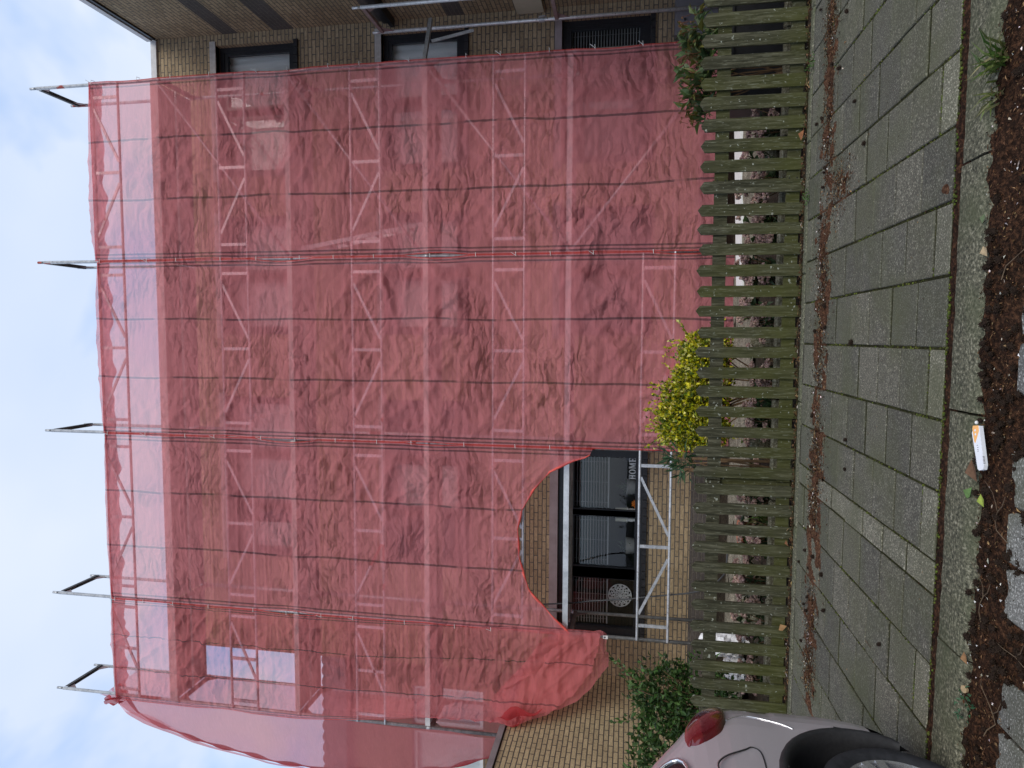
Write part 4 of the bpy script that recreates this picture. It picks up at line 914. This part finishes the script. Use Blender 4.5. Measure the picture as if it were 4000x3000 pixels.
ws = MB(); ws.tube([(-1.34, 2.725, -.005), (-1.34, 2.722, .004)], .014, 16); tag(obj('wood_slice', ws, M['tan']), 'small round pale wood slice lying by the kerb near the car', 'wood slice')
# ------------------------------------------------------------------ things in the garden and behind the window
def bag(label, x, y, sx, sz, seed):
    b = MB(); b.blob((x, y, sz*.9), sx, .22, sz, 28, 20, .32, seed, fr=9.); return tag(obj('plastic_bag', b, M['bag'], smooth=False), label, 'bag')
bag('crumpled white plastic bag behind the fence, upper one below the scaffold leg', -3.24, 7.2, .13, .24, 3)
bag('crumpled white plastic bag behind the left end of the fence, by the bush', -3.50, 7.1, .12, .13, 8)
b = MB(); b.add([(2.7,8.3,.05),(.55,7.9,.04),(.55,8.15,.06),(2.7,8.62,.07),(2.7,8.3,-.02),(.55,7.9,-.02),(.55,8.15,-.02),(2.7,8.62,-.02)], [(0,1,2,3)[::-1],(0,1,5,4),(1,2,6,5),(2,3,7,6),(3,0,4,7)]); tag(obj('white_board', b, M['white']), 'long white board lying on the gravel at the foot of the net', 'board')
b = MB(); b.box(1.95, 3.2, 6.0, 6.6, .0, .50); b.box(1.93, 3.22, 5.98, 6.02, .46, .52); tag(obj('black_block', b, M['black']), 'black plastic planter behind the right end of the fence', 'block')  # plain black block filling the dark area behind the fence
for i in range(14):
    x = 2.62-.415*i
    if 1.85 < x or i % 3 == 2: pass
    b = MB(); b.bevbox(x-.2, x+.2, 5.62, 5.70, -.1, .13+.02*noise.noise(Vector((i, 0, 0))), .012)
    tag(obj('edging_stone', b, M['stone']), 'rough concrete edging stone behind the lower fence rail', 'stone', 'edging stones behind the fence')
SB = [(1.55,6.35,.13,.12,'yellowish rough boulder just right of the first sedum clumps'), (1.78,6.4,.10,.11,'pale boulder by the broad-leaved shrub'), (-.02,6.32,.10,.13,'grey boulder right of the yellow shrub foot'), (-2.30,6.4,.14,.20,'yellow-green lichen boulder right of the hanging cable'), (-2.62,6.5,.14,.18,'tan boulder behind the left sedum clumps'), (-1.02,6.45,.12,.13,'mossy boulder behind the stakes')]
for i, (x, y, rr_, h, lab) in enumerate(SB):
    b = MB(); b.blob((x, y, h*.5), rr_, rr_*.8, h, 16, 10, .25, i+2); tag(obj('boulder', b, M['stone'], smooth=True), lab, 'stone', 'garden boulders')
pt = thing('flower_pot', 'terracotta pot lying among the plants left of the fence post', 'pot', (-1.78, 6.25, 0))
b = MB(); b.lathe([(.0,.0),(.075,.0),(.11,.19),(.12,.19),(.12,.22),(.10,.22),(.09,.17),(.0,.17)], (-1.78, 6.25, .05), 18); obj('pot', b, M['terracotta'], pt, smooth=True)
wy = FY+.172
hm = thing('home_letters', 'white wooden HOME letters standing on the window sill', 'letters', (-1.96, wy, 1.13))
def letters():
    H, w, s = .105, .066, .016; x = -2.125; z0 = 1.145
    def bx(mb, a, b_, c, d): mb.box(x+a, x+b_, wy, wy+.015, z0+c, z0+d)
    b = MB(); bx(b,.008,.026,0,H); bx(b,.046,.064,0,H); bx(b,.026,.046,.046,.060)
    for q in (.0,.038): bx(b,q,q+.034,0,.010); bx(b,q,q+.034,H-.010,H)
    obj('letter', b, M['white_bright'], hm); x += .082
    b = MB(); n = 24; vs = []
    for y in (wy, wy+.015):
        for k in range(n):
            a = k*6.2832/n; vs += [(x+.034+.036*math.cos(a), y, z0+H/2+H/2*math.sin(a)), (x+.034+.017*math.cos(a), y, z0+H/2+(H/2-.014)*math.sin(a))]
    fs = []
    for k in range(n):
        a, c = 2*k, 2*((k+1) % n); fs += [(a, c, c+1, a+1), (a+2*n, a+1+2*n, c+1+2*n, c+2*n), (a, a+2*n, c+2*n, c), (a+1, c+1, c+1+2*n, a+1+2*n)]
    b.add(vs, fs); obj('letter', b, M['white_bright'], hm); x += .080
    b = MB(); bx(b,.006,.018,0,H); bx(b,.066,.084,0,H); b.beam((x+.018,wy+.0075,z0+H),(x+.046,wy+.0075,z0+.01),.016,.013,(0,1,0)); b.beam((x+.070,wy+.0075,z0+H),(x+.044,wy+.0075,z0+.01),.012,.013,(0,1,0))
    for q, e in ((-.002,.026),(.058,.092)): bx(b,q,e,0,.009)
    for q, e in ((-.002,.018),(.066,.092)): bx(b,q,e,H-.009,H)
    obj('letter', b, M['white_bright'], hm); x += .102
    b = MB(); bx(b,.006,.024,0,H); bx(b,.024,.062,0,.012); bx(b,.024,.062,H-.012,H); bx(b,.024,.046,.046,.058); bx(b,.054,.062,.012,.03); bx(b,.054,.062,H-.03,H-.012); bx(b,.042,.048,.038,.066); bx(b,-.002,.006,0,.009); bx(b,-.002,.006,H-.009,H)
    obj('letter', b, M['white_bright'], hm)
letters()
for x, lab in ((-2.60, 'white candlestick with cream candle right of the first window bar'), (-2.752, 'white candlestick with cream candle left of the first window bar')):
    cs = thing('candlestick', lab, 'candlestick', (x, wy+.03, 1.09), 'candlesticks in the window')
    b = MB(); b.lathe([(0,0),(.045,0),(.045,.012),(.028,.03),(.022,.06),(.024,.09),(.034,.10),(.024,.112),(.03,.125),(.024,.14),(.026,.16),(.044,.175),(.044,.185),(0,.185)], (x, wy+.03, 1.09), 16); obj('holder', b, M['white_bright'], cs, smooth=True)
    b = MB(); b.lathe([(.031,.185),(.031,.345),(.028,.352),(0,.352)], (x, wy+.03, 1.09), 14); cn = obj('candle', b, M['wax'], cs, smooth=True)
    b = MB(); b.tube([(x, wy+.03, 1.44), (x+.002, wy+.03, 1.462)], .002, 5); obj('wick', b, M['ink'], cn)
for x, lab, sd in ((-2.27, 'grey bowl pot with a leafy plant between HOME and the candles', 3), (-3.19, 'grey bowl pot with a trailing plant in the middle window pane', 4)):
    pp = thing('potted_plant', lab, 'plant', (x, wy+.16, 1.09), 'potted plants in the window')
    b = MB(); b.lathe([(0,0),(.075,0),(.115,.08),(.13,.19),(.12,.19),(.10,.10),(0,.10)], (x, wy+.16, 1.09), 20); obj('pot', b, M['potgrey'], pp, smooth=True)
    b = MB(); rp = random.Random(sd)
    for k in range(26): b.leaf((x+rp.uniform(-.06,.06), wy+.16+rp.uniform(-.05,.05), 1.24+rp.uniform(0,.06)), rdir(rp,.9), rdir(rp,1), rp.uniform(.09,.16), rp.uniform(.03,.05), jitter((.08,.12,.06), rp), 0, .2, .35)
    obj('foliage', b, M['leafc'], pp)
b = MB()
for k in range(9): a = k*.7; b.leaf((-2.505, wy+.04, 1.14), Vector((math.cos(a), -.5, .5+.8*math.sin(a*1.7))), Vector((0,-1,.2)), .075, .05, None)
b.blob((-2.505, wy+.05, 1.13), .05, .04, .045, 10, 8, .2); tag(obj('orange_flower', b, M['orange']), 'orange flower ornament beside the candlestick on the sill', 'ornament')
b = MB(); b.tube([(-1.80+.05*math.cos(t*.3), wy+.05, 1.30+.09*math.sin(t*.3)) for t in range(3, 14)], .007, 7); tag(obj('metal_handle', b, M['black'], smooth=True), 'dark curved metal handle above the HOME letters', 'handle')
# lace roundel hanging in the left pane
rd = thing('lace_roundel', 'round white openwork roundel hanging in the left window pane', 'ornament', (-3.935, FY+.20, 1.355))
def roundel():
    b = MB(); cx, cz, y, Rr = -3.935, 1.355, FY+.20, .178; nr, na = 26, 96
    def open_(rq, a):
        if rq > .955: return False
        if .80 < rq < .93: f = (a/(2*math.pi)*13) % 1; return abs(f-.5) < .27*math.sqrt(max(0, 1-((rq-.80)/.13)**2))
        if .65 < rq < .74: f = (a/(2*math.pi)*18+.3) % 1; return abs(f-.5) < .15
        if .50 < rq < .60: f = (a/(2*math.pi)*12) % 1; return abs(f-.5) < .16
        if .36 < rq < .385: return (a/(2*math.pi)*8) % 1 > .2
        if .16 < rq < .30: f = (a/(2*math.pi)*9) % 1; return abs(f-.5) < .15
        return False
    nr, na = 44, 156
    for i in range(nr):
        for k in range(na):
            r0, r1 = i/nr, (i+1)/nr; a0, a1 = 2*math.pi*k/na, 2*math.pi*(k+1)/na
            if open_((r0+r1)/2, (a0+a1)/2): continue
            P_ = [(cx+Rr*q*math.cos(a), cz+Rr*q*math.sin(a)) for q, a in ((r0,a0),(r1,a0),(r1,a1),(r0,a1))]
            b.add([(p[0], y, p[1]) for p in P_]+[(p[0], y+.006, p[1]) for p in P_], [(0,1,2,3),(7,6,5,4),(0,4,5,1),(1,5,6,2),(2,6,7,3),(3,7,4,0)])
    obj('openwork_disc', b, M['white'], rd)
    b = MB(); b.tube([(cx, y+.003, cz+Rr), (cx, y+.003, 2.07)], .0015, 5); obj('hanging_cord', b, M['white_tie'], rd)
roundel()
ca = MB(); ca.tube([(-3.80,8.95,3.0), (-3.775,9.05,2.6), (-3.76,9.1,2.35), (-3.72,9.1,2.0), (-3.65,9.05,1.75), (-3.60,9.0,1.5), (-3.57,9.0,1.25), (-3.50,8.95,1.0), (-3.44,8.9,.75), (-3.36,8.8,.5), (-3.2,8.6,.2), (-2.9,8.4,.05), (-2.5,8.3,.05)], .011, 7)
tag(obj('hanging_cable', ca, M['cable'], smooth=True), 'dark electric cable hanging down in front of the left window pane', 'cable')
# ------------------------------------------------------------------ parked car, tail end in view
car = thing('parked_car', 'silver mauve hatchback parked at the left edge, its tail lamp and rear wheel in view', 'car', (-2.51, 1.6, -.083))
XS_, XM = -1.660, -2.51
TB = [(.05,.05),(.2,.01),(.35,.0),(.55,.0),(.75,.0),(.9,.012),(1.0,.035),(1.1,.075),(1.25,.15),(1.4,.24),(1.47,.34)]      # tumblehome by height
TR = [(.05,3.12),(.2,3.26),(.35,3.30),(.5,3.31),(.62,3.31),(.66,3.29),(.75,3.30),(.85,3.295),(.95,3.25),(1.03,3.13),(1.1,3.05),(1.2,2.93),(1.3,2.78),(1.42,2.55),(1.47,2.40)]
TFR = [(.05,-.55),(.35,-.62),(.6,-.6),(.75,-.5),(.85,-.1),(.95,.4),(1.05,.62),(1.2,.85),(1.4,1.15),(1.47,1.3)]
def sinterp(tab, x):
    k = max(0, min(len(tab)-2, sum(1 for t in tab[1:] if t[0] <= x))); p1, p2 = tab[k], tab[k+1]; p0 = tab[max(0, k-1)]; p3 = tab[min(len(tab)-1, k+2)]
    t = max(0., min(1., (x-p1[0])/(p2[0]-p1[0]))); h = p2[0]-p1[0]
    m1 = (p2[1]-p0[1])/(p2[0]-p0[0])*h; m2 = (p3[1]-p1[1])/(p3[0]-p1[0])*h
    return (2*t**3-3*t*t+1)*p1[1]+(t**3-2*t*t+t)*m1+(-2*t**3+3*t*t)*p2[1]+(t**3-t*t)*m2
def outline(z, n=24):
    s, rY, fY = sinterp(TB, z), sinterp(TR, z), sinterp(TFR, z); x0 = XS_-s; rc = .42
    pts = [(x0, lerp(fY+.35, rY-rc, k/72.)) for k in range(72)]
    pts += [(x0-rc+rc*math.cos(a), rY-rc+rc*math.sin(a)) for a in [k/12*math.pi/2 for k in range(13)]]
    half = pts
    front = [(x0-.35+.35*math.cos(a), fY+.35+.35*math.sin(a)) for a in [-(math.pi/2)*(1-k/6) for k in range(6)]]
    half = front+half
    return half+[(2*XM-x, y) for x, y in reversed(half)]
zs = [.10,.16,.2,.25,.3,.35,.4,.45,.5,.55,.60,.625,.65,.68,.72,.76,.80,.85,.90,.95,1.0,1.05,1.1,1.15,1.2,1.25,1.3,1.36,1.42,1.47]
rows = [[(x, y, z-.0) for x, y in outline(z)] for z in zs]; n = len(rows[0])
WC = [(2.545, .245), (.15, .245)]
def side_x(y, z):
    x0 = .85-sinterp(TB, z); rY = sinterp(TR, z); d = y-(rY-.42)
    return x0 if d <= 0 else x0-.42+math.sqrt(max(0, .42**2-d*d))
def keep(p, rad): return all(((p[1]-wy_+.01)/.92)**2+(p[2]-wz)**2 > rad*rad or abs(p[0]-XM) < .60 for wy_, wz in WC)
body = MB(); bump = MB()
for j in range(len(zs)-1):
    for k in range(n-1):
        q = [rows[j][k], rows[j][k+1], rows[j+1][k+1], rows[j+1][k]]; ctr = [sum(p[i] for p in q)/4 for i in range(3)]
        if not keep(ctr, .43): continue
        if zs[j+1] <= .255: continue
        tgt = (bump if zs[j+1] <= .601 and ctr[1] > 2.95 else body)
        tgt.add(q, [(0,1,2,3)])
body.add(rows[-1], [tuple(range(n))])
obj('bumper', bump, M['carpaint'], car, smooth=True); obj('body', body, M['carpaint'], car, smooth=True)

runs = [[]]
for k in range(n-1):
    ok = all(keep([sum(p[i] for p in (rows[j][k], rows[j][k+1], rows[j+1][k+1], rows[j+1][k]))/4 for i in range(3)], .43) for j in range(len(zs)-1) if zs[j+1] <= .255)
    if ok: runs[-1].append(k)
    elif runs[-1]: runs.append([])
for rn in runs:
    if not rn: continue
    low = MB(); low.add([rows[j][k] for j in range(len(zs)-1) if zs[j] <= .255 for k in rn+[rn[-1]+1]], [(j*(len(rn)+1)+q, j*(len(rn)+1)+q+1, (j+1)*(len(rn)+1)+q+1, (j+1)*(len(rn)+1)+q) for j in range(sum(1 for z in zs[:-1] if z <= .255)-1) for q in range(len(rn))])
    obj('lower_skirt', low, M['carplastic'], car, smooth=True)
for sgn in (1, -1):
    for wy_, wz in WC:
        X = lambda d: XM+sgn*(.85+d)
        ab = MB(); nn = 28                                       # flared arch with inner liner
        prof = [(.456,-.004),(.450,.010),(.435,.016),(.42,.008),(.412,-.04),(.405,-.32)]
        def archf(u, v, wy_=wy_, wz=wz, sgn=sgn):
            a = lerp(-.30, math.pi+.30, u); q = prof[round(v*5)]; y = wy_-.01+q[0]*math.cos(a)*(.84+.14*max(0, math.sin(a))); z = max(.16, wz+.01+q[0]*math.sin(a)*.97)
            return (XM+sgn*(side_x(y, z)+q[1]), y, z)
        ab.grid(archf, nn, 5)
        obj('wheel_arch', ab, M['carplastic'], car, smooth=True)
        lw = MB(); lw.add([(X(-.30), wy_+.45*math.cos(a), wz+.45*math.sin(a)) for a in [k*6.2832/24 for k in range(24)]], [tuple(range(24))]); obj('arch_liner', lw, M['black'], car)
        wh = MB(); tp = [(.215,-.02),(.235,.0),(.275,.004),(.293,-.012),(.297,-.04),(.297,-.15),(.28,-.19),(.2,-.19)]
        wh.grid(lambda u, v, wy_=wy_, wz=wz: (lambda a, q: (X(q[1]-.012), wy_+q[0]*math.cos(a), wz+q[0]*math.sin(a)))(u*2*math.pi, tp[round(v*7)]), 48, 7)
        w = obj('wheel', wh, M['tyre'], car, smooth=True)
        rim = MB(); rim.grid(lambda u, v, wy_=wy_, wz=wz: (lambda a, q: (X(q[1]-.012), wy_+q[0]*math.cos(a), wz+q[0]*math.sin(a)))(u*2*math.pi, [(.218,-.018),(.214,-.006),(.205,-.010),(.198,-.05)][round(v*3)]), 48, 3)
        for k in range(5):
            a = k*2*math.pi/5+.35
            for da in (-.16, .16):
                p0 = (X(-.03), wy_+.04*math.cos(a), wz+.04*math.sin(a)); p1 = (X(-.022), wy_+.205*math.cos(a+da), wz+.205*math.sin(a+da)); rim.beam(p0, p1, .034, .02, (1,0,0))
        rim.tube([(X(-.05), wy_, wz), (X(-.012), wy_, wz)], .045, 16); obj('rim', rim, M['rim'], w)
        rd_ = MB(); rd_.add([(X(-.075), wy_+.2*math.cos(a), wz+.2*math.sin(a)) for a in [k*6.2832/24 for k in range(24)]], [tuple(range(24))]); obj('rim_pocket', rd_, M['rim_dark'], w)
def on_body(th, z, off=0.):                                     # th < 0: along the flank (metres before the corner), th in radians round the corner
    s, rY = sinterp(TB, z), sinterp(TR, z); x0 = XS_-s; rc = .42
    if th <= 0: return (x0+off, rY-rc+th, z)
    return (x0-rc+(rc+off)*math.cos(th), rY-rc+(rc+off)*math.sin(th), z)
def lampside(mir):
    poly = [(.0,1.008),(-.05,.982),(-.078,.945),(-.070,.902),(-.036,.868),(.04,.848),(.15,.842),(.32,.84),(.9,.85),(1.05,.89),(1.05,.95),(.9,1.0),(.35,1.026),(.15,1.026),(.03,1.018)]
    P2 = poly; poly = []
    for k in range(len(P2)):
        p0, p1, p2, p3 = (Vector(P2[(k+q) % len(P2)]) for q in (-1,0,1,2))
        for t_ in (0, .25, .5, .75): c_ = .5*((2*p1)+(p2-p0)*t_+(2*p0-5*p1+4*p2-p3)*t_*t_+(3*p1-p0-3*p2+p3)*t_**3); poly.append((c_.x, c_.y))
    c = (.25, .93); b = MB(); rings = 12; vs = []; fs = []
    for q in range(rings+1):
        t_ = q/rings
        for th, z in poly: vs.append(on_body(lerp(c[0],th,t_), lerp(c[1],z,t_), .016*math.sqrt(max(0, 1-t_**8))+.003 if q < rings else -.004))
    npl = len(poly)
    for q in range(rings):
        for k in range(npl): k2 = (k+1) % npl; fs.append((q*npl+k, q*npl+k2, (q+1)*npl+k2, (q+1)*npl+k))
    if mir: vs = [(2*XM-v[0], v[1], v[2]) for v in vs]
    b.add(vs, fs); obj('tail_lamp', b, M['lamp'], car, smooth=True)
lampside(False); lampside(True)
def smooth_path(P2, closed=False):
    out = []; n_ = len(P2)
    for k in range(n_ if closed else n_-1):
        p0, p1, p2, p3 = (Vector(P2[(k+q) % n_ if closed else max(0, min(n_-1, k+q))]) for q in (-1,0,1,2))
        for t_ in (0, .2, .4, .6, .8): out.append(.5*((2*p1)+(p2-p0)*t_+(2*p0-5*p1+4*p2-p3)*t_*t_+(3*p1-p0-3*p2+p3)*t_**3))
    return out+([out[0]] if closed else [Vector(P2[-1])])
def seam(pts, rad, mat, name): pts = smooth_path(pts); b = MB(); b.tube(pts, rad, 6); obj(name, b, M[mat], car, smooth=True)
seam([on_body(t, z, .001) for t, z in ((.08,.848),(.16,.80),(.20,.76),(.19,.70),(.12,.645),(.04,.61),(-.01,.575))], .0028, 'chrome_and_highlight', 'bumper_seam_highlight')  # bumper joint, its bright highlight modelled as a thin shiny tube
fl = [(XS_+.001, y, z) for y, z in ((2.36,.90),(2.50,.915),(2.575,.92),(2.615,.905),(2.655,.868),(2.70,.80),(2.72,.772),(2.70,.744),(2.64,.738),(2.56,.742),(2.42,.75),(2.36,.79),(2.34,.86),(2.36,.90))]
seam(fl, .0030, 'carplastic', 'fuel_flap_gap'); seam([(x-.0015, y+.003, z+.003) for x, y, z in fl[1:7]], .0022, 'chrome_and_highlight', 'fuel_flap_highlight')  # dark flap gap, plus a bright tube drawn as the highlight on its edge
gl = MB(); gp = [(1.02,1.03),(2.55,1.03),(2.60,1.033),(2.64,1.045),(2.665,1.065),(2.668,1.09),(2.655,1.12),(2.62,1.16),(2.57,1.2),(2.36,1.30),(2.2,1.37),(1.5,1.40),(1.25,1.33)]
for sgn in (1, -1):
    gl = MB(); gl.add([(XM+sgn*(.85-sinterp(TB,z)+.006), y, z) for y, z in gp], [tuple(range(len(gp)))]); w = obj('side_window', gl, M['carglass'], car)
    tr = MB(); tr.tube([(XM+sgn*(.85-sinterp(TB,z)+.008), y, z) for y, z in gp+gp[:1]], .009, 6); obj('window_trim', tr, M['chrome_and_highlight'], w, smooth=True)
gl = MB(); gl.grid(lambda u, v: (lerp(-2.00,-3.02,u), sinterp(TR, lerp(1.06,1.42,v))+.006, lerp(1.06,1.42,v)), 6, 6); obj('rear_window', gl, M['carglass'], car)
gl = MB(); gl.grid(lambda u, v: (lerp(-2.02,-3.00,u), sinterp(TFR, lerp(1.06,1.40,v))-.006, lerp(1.06,1.40,v)), 6, 6); obj('windscreen', gl, M['carglass'], car)
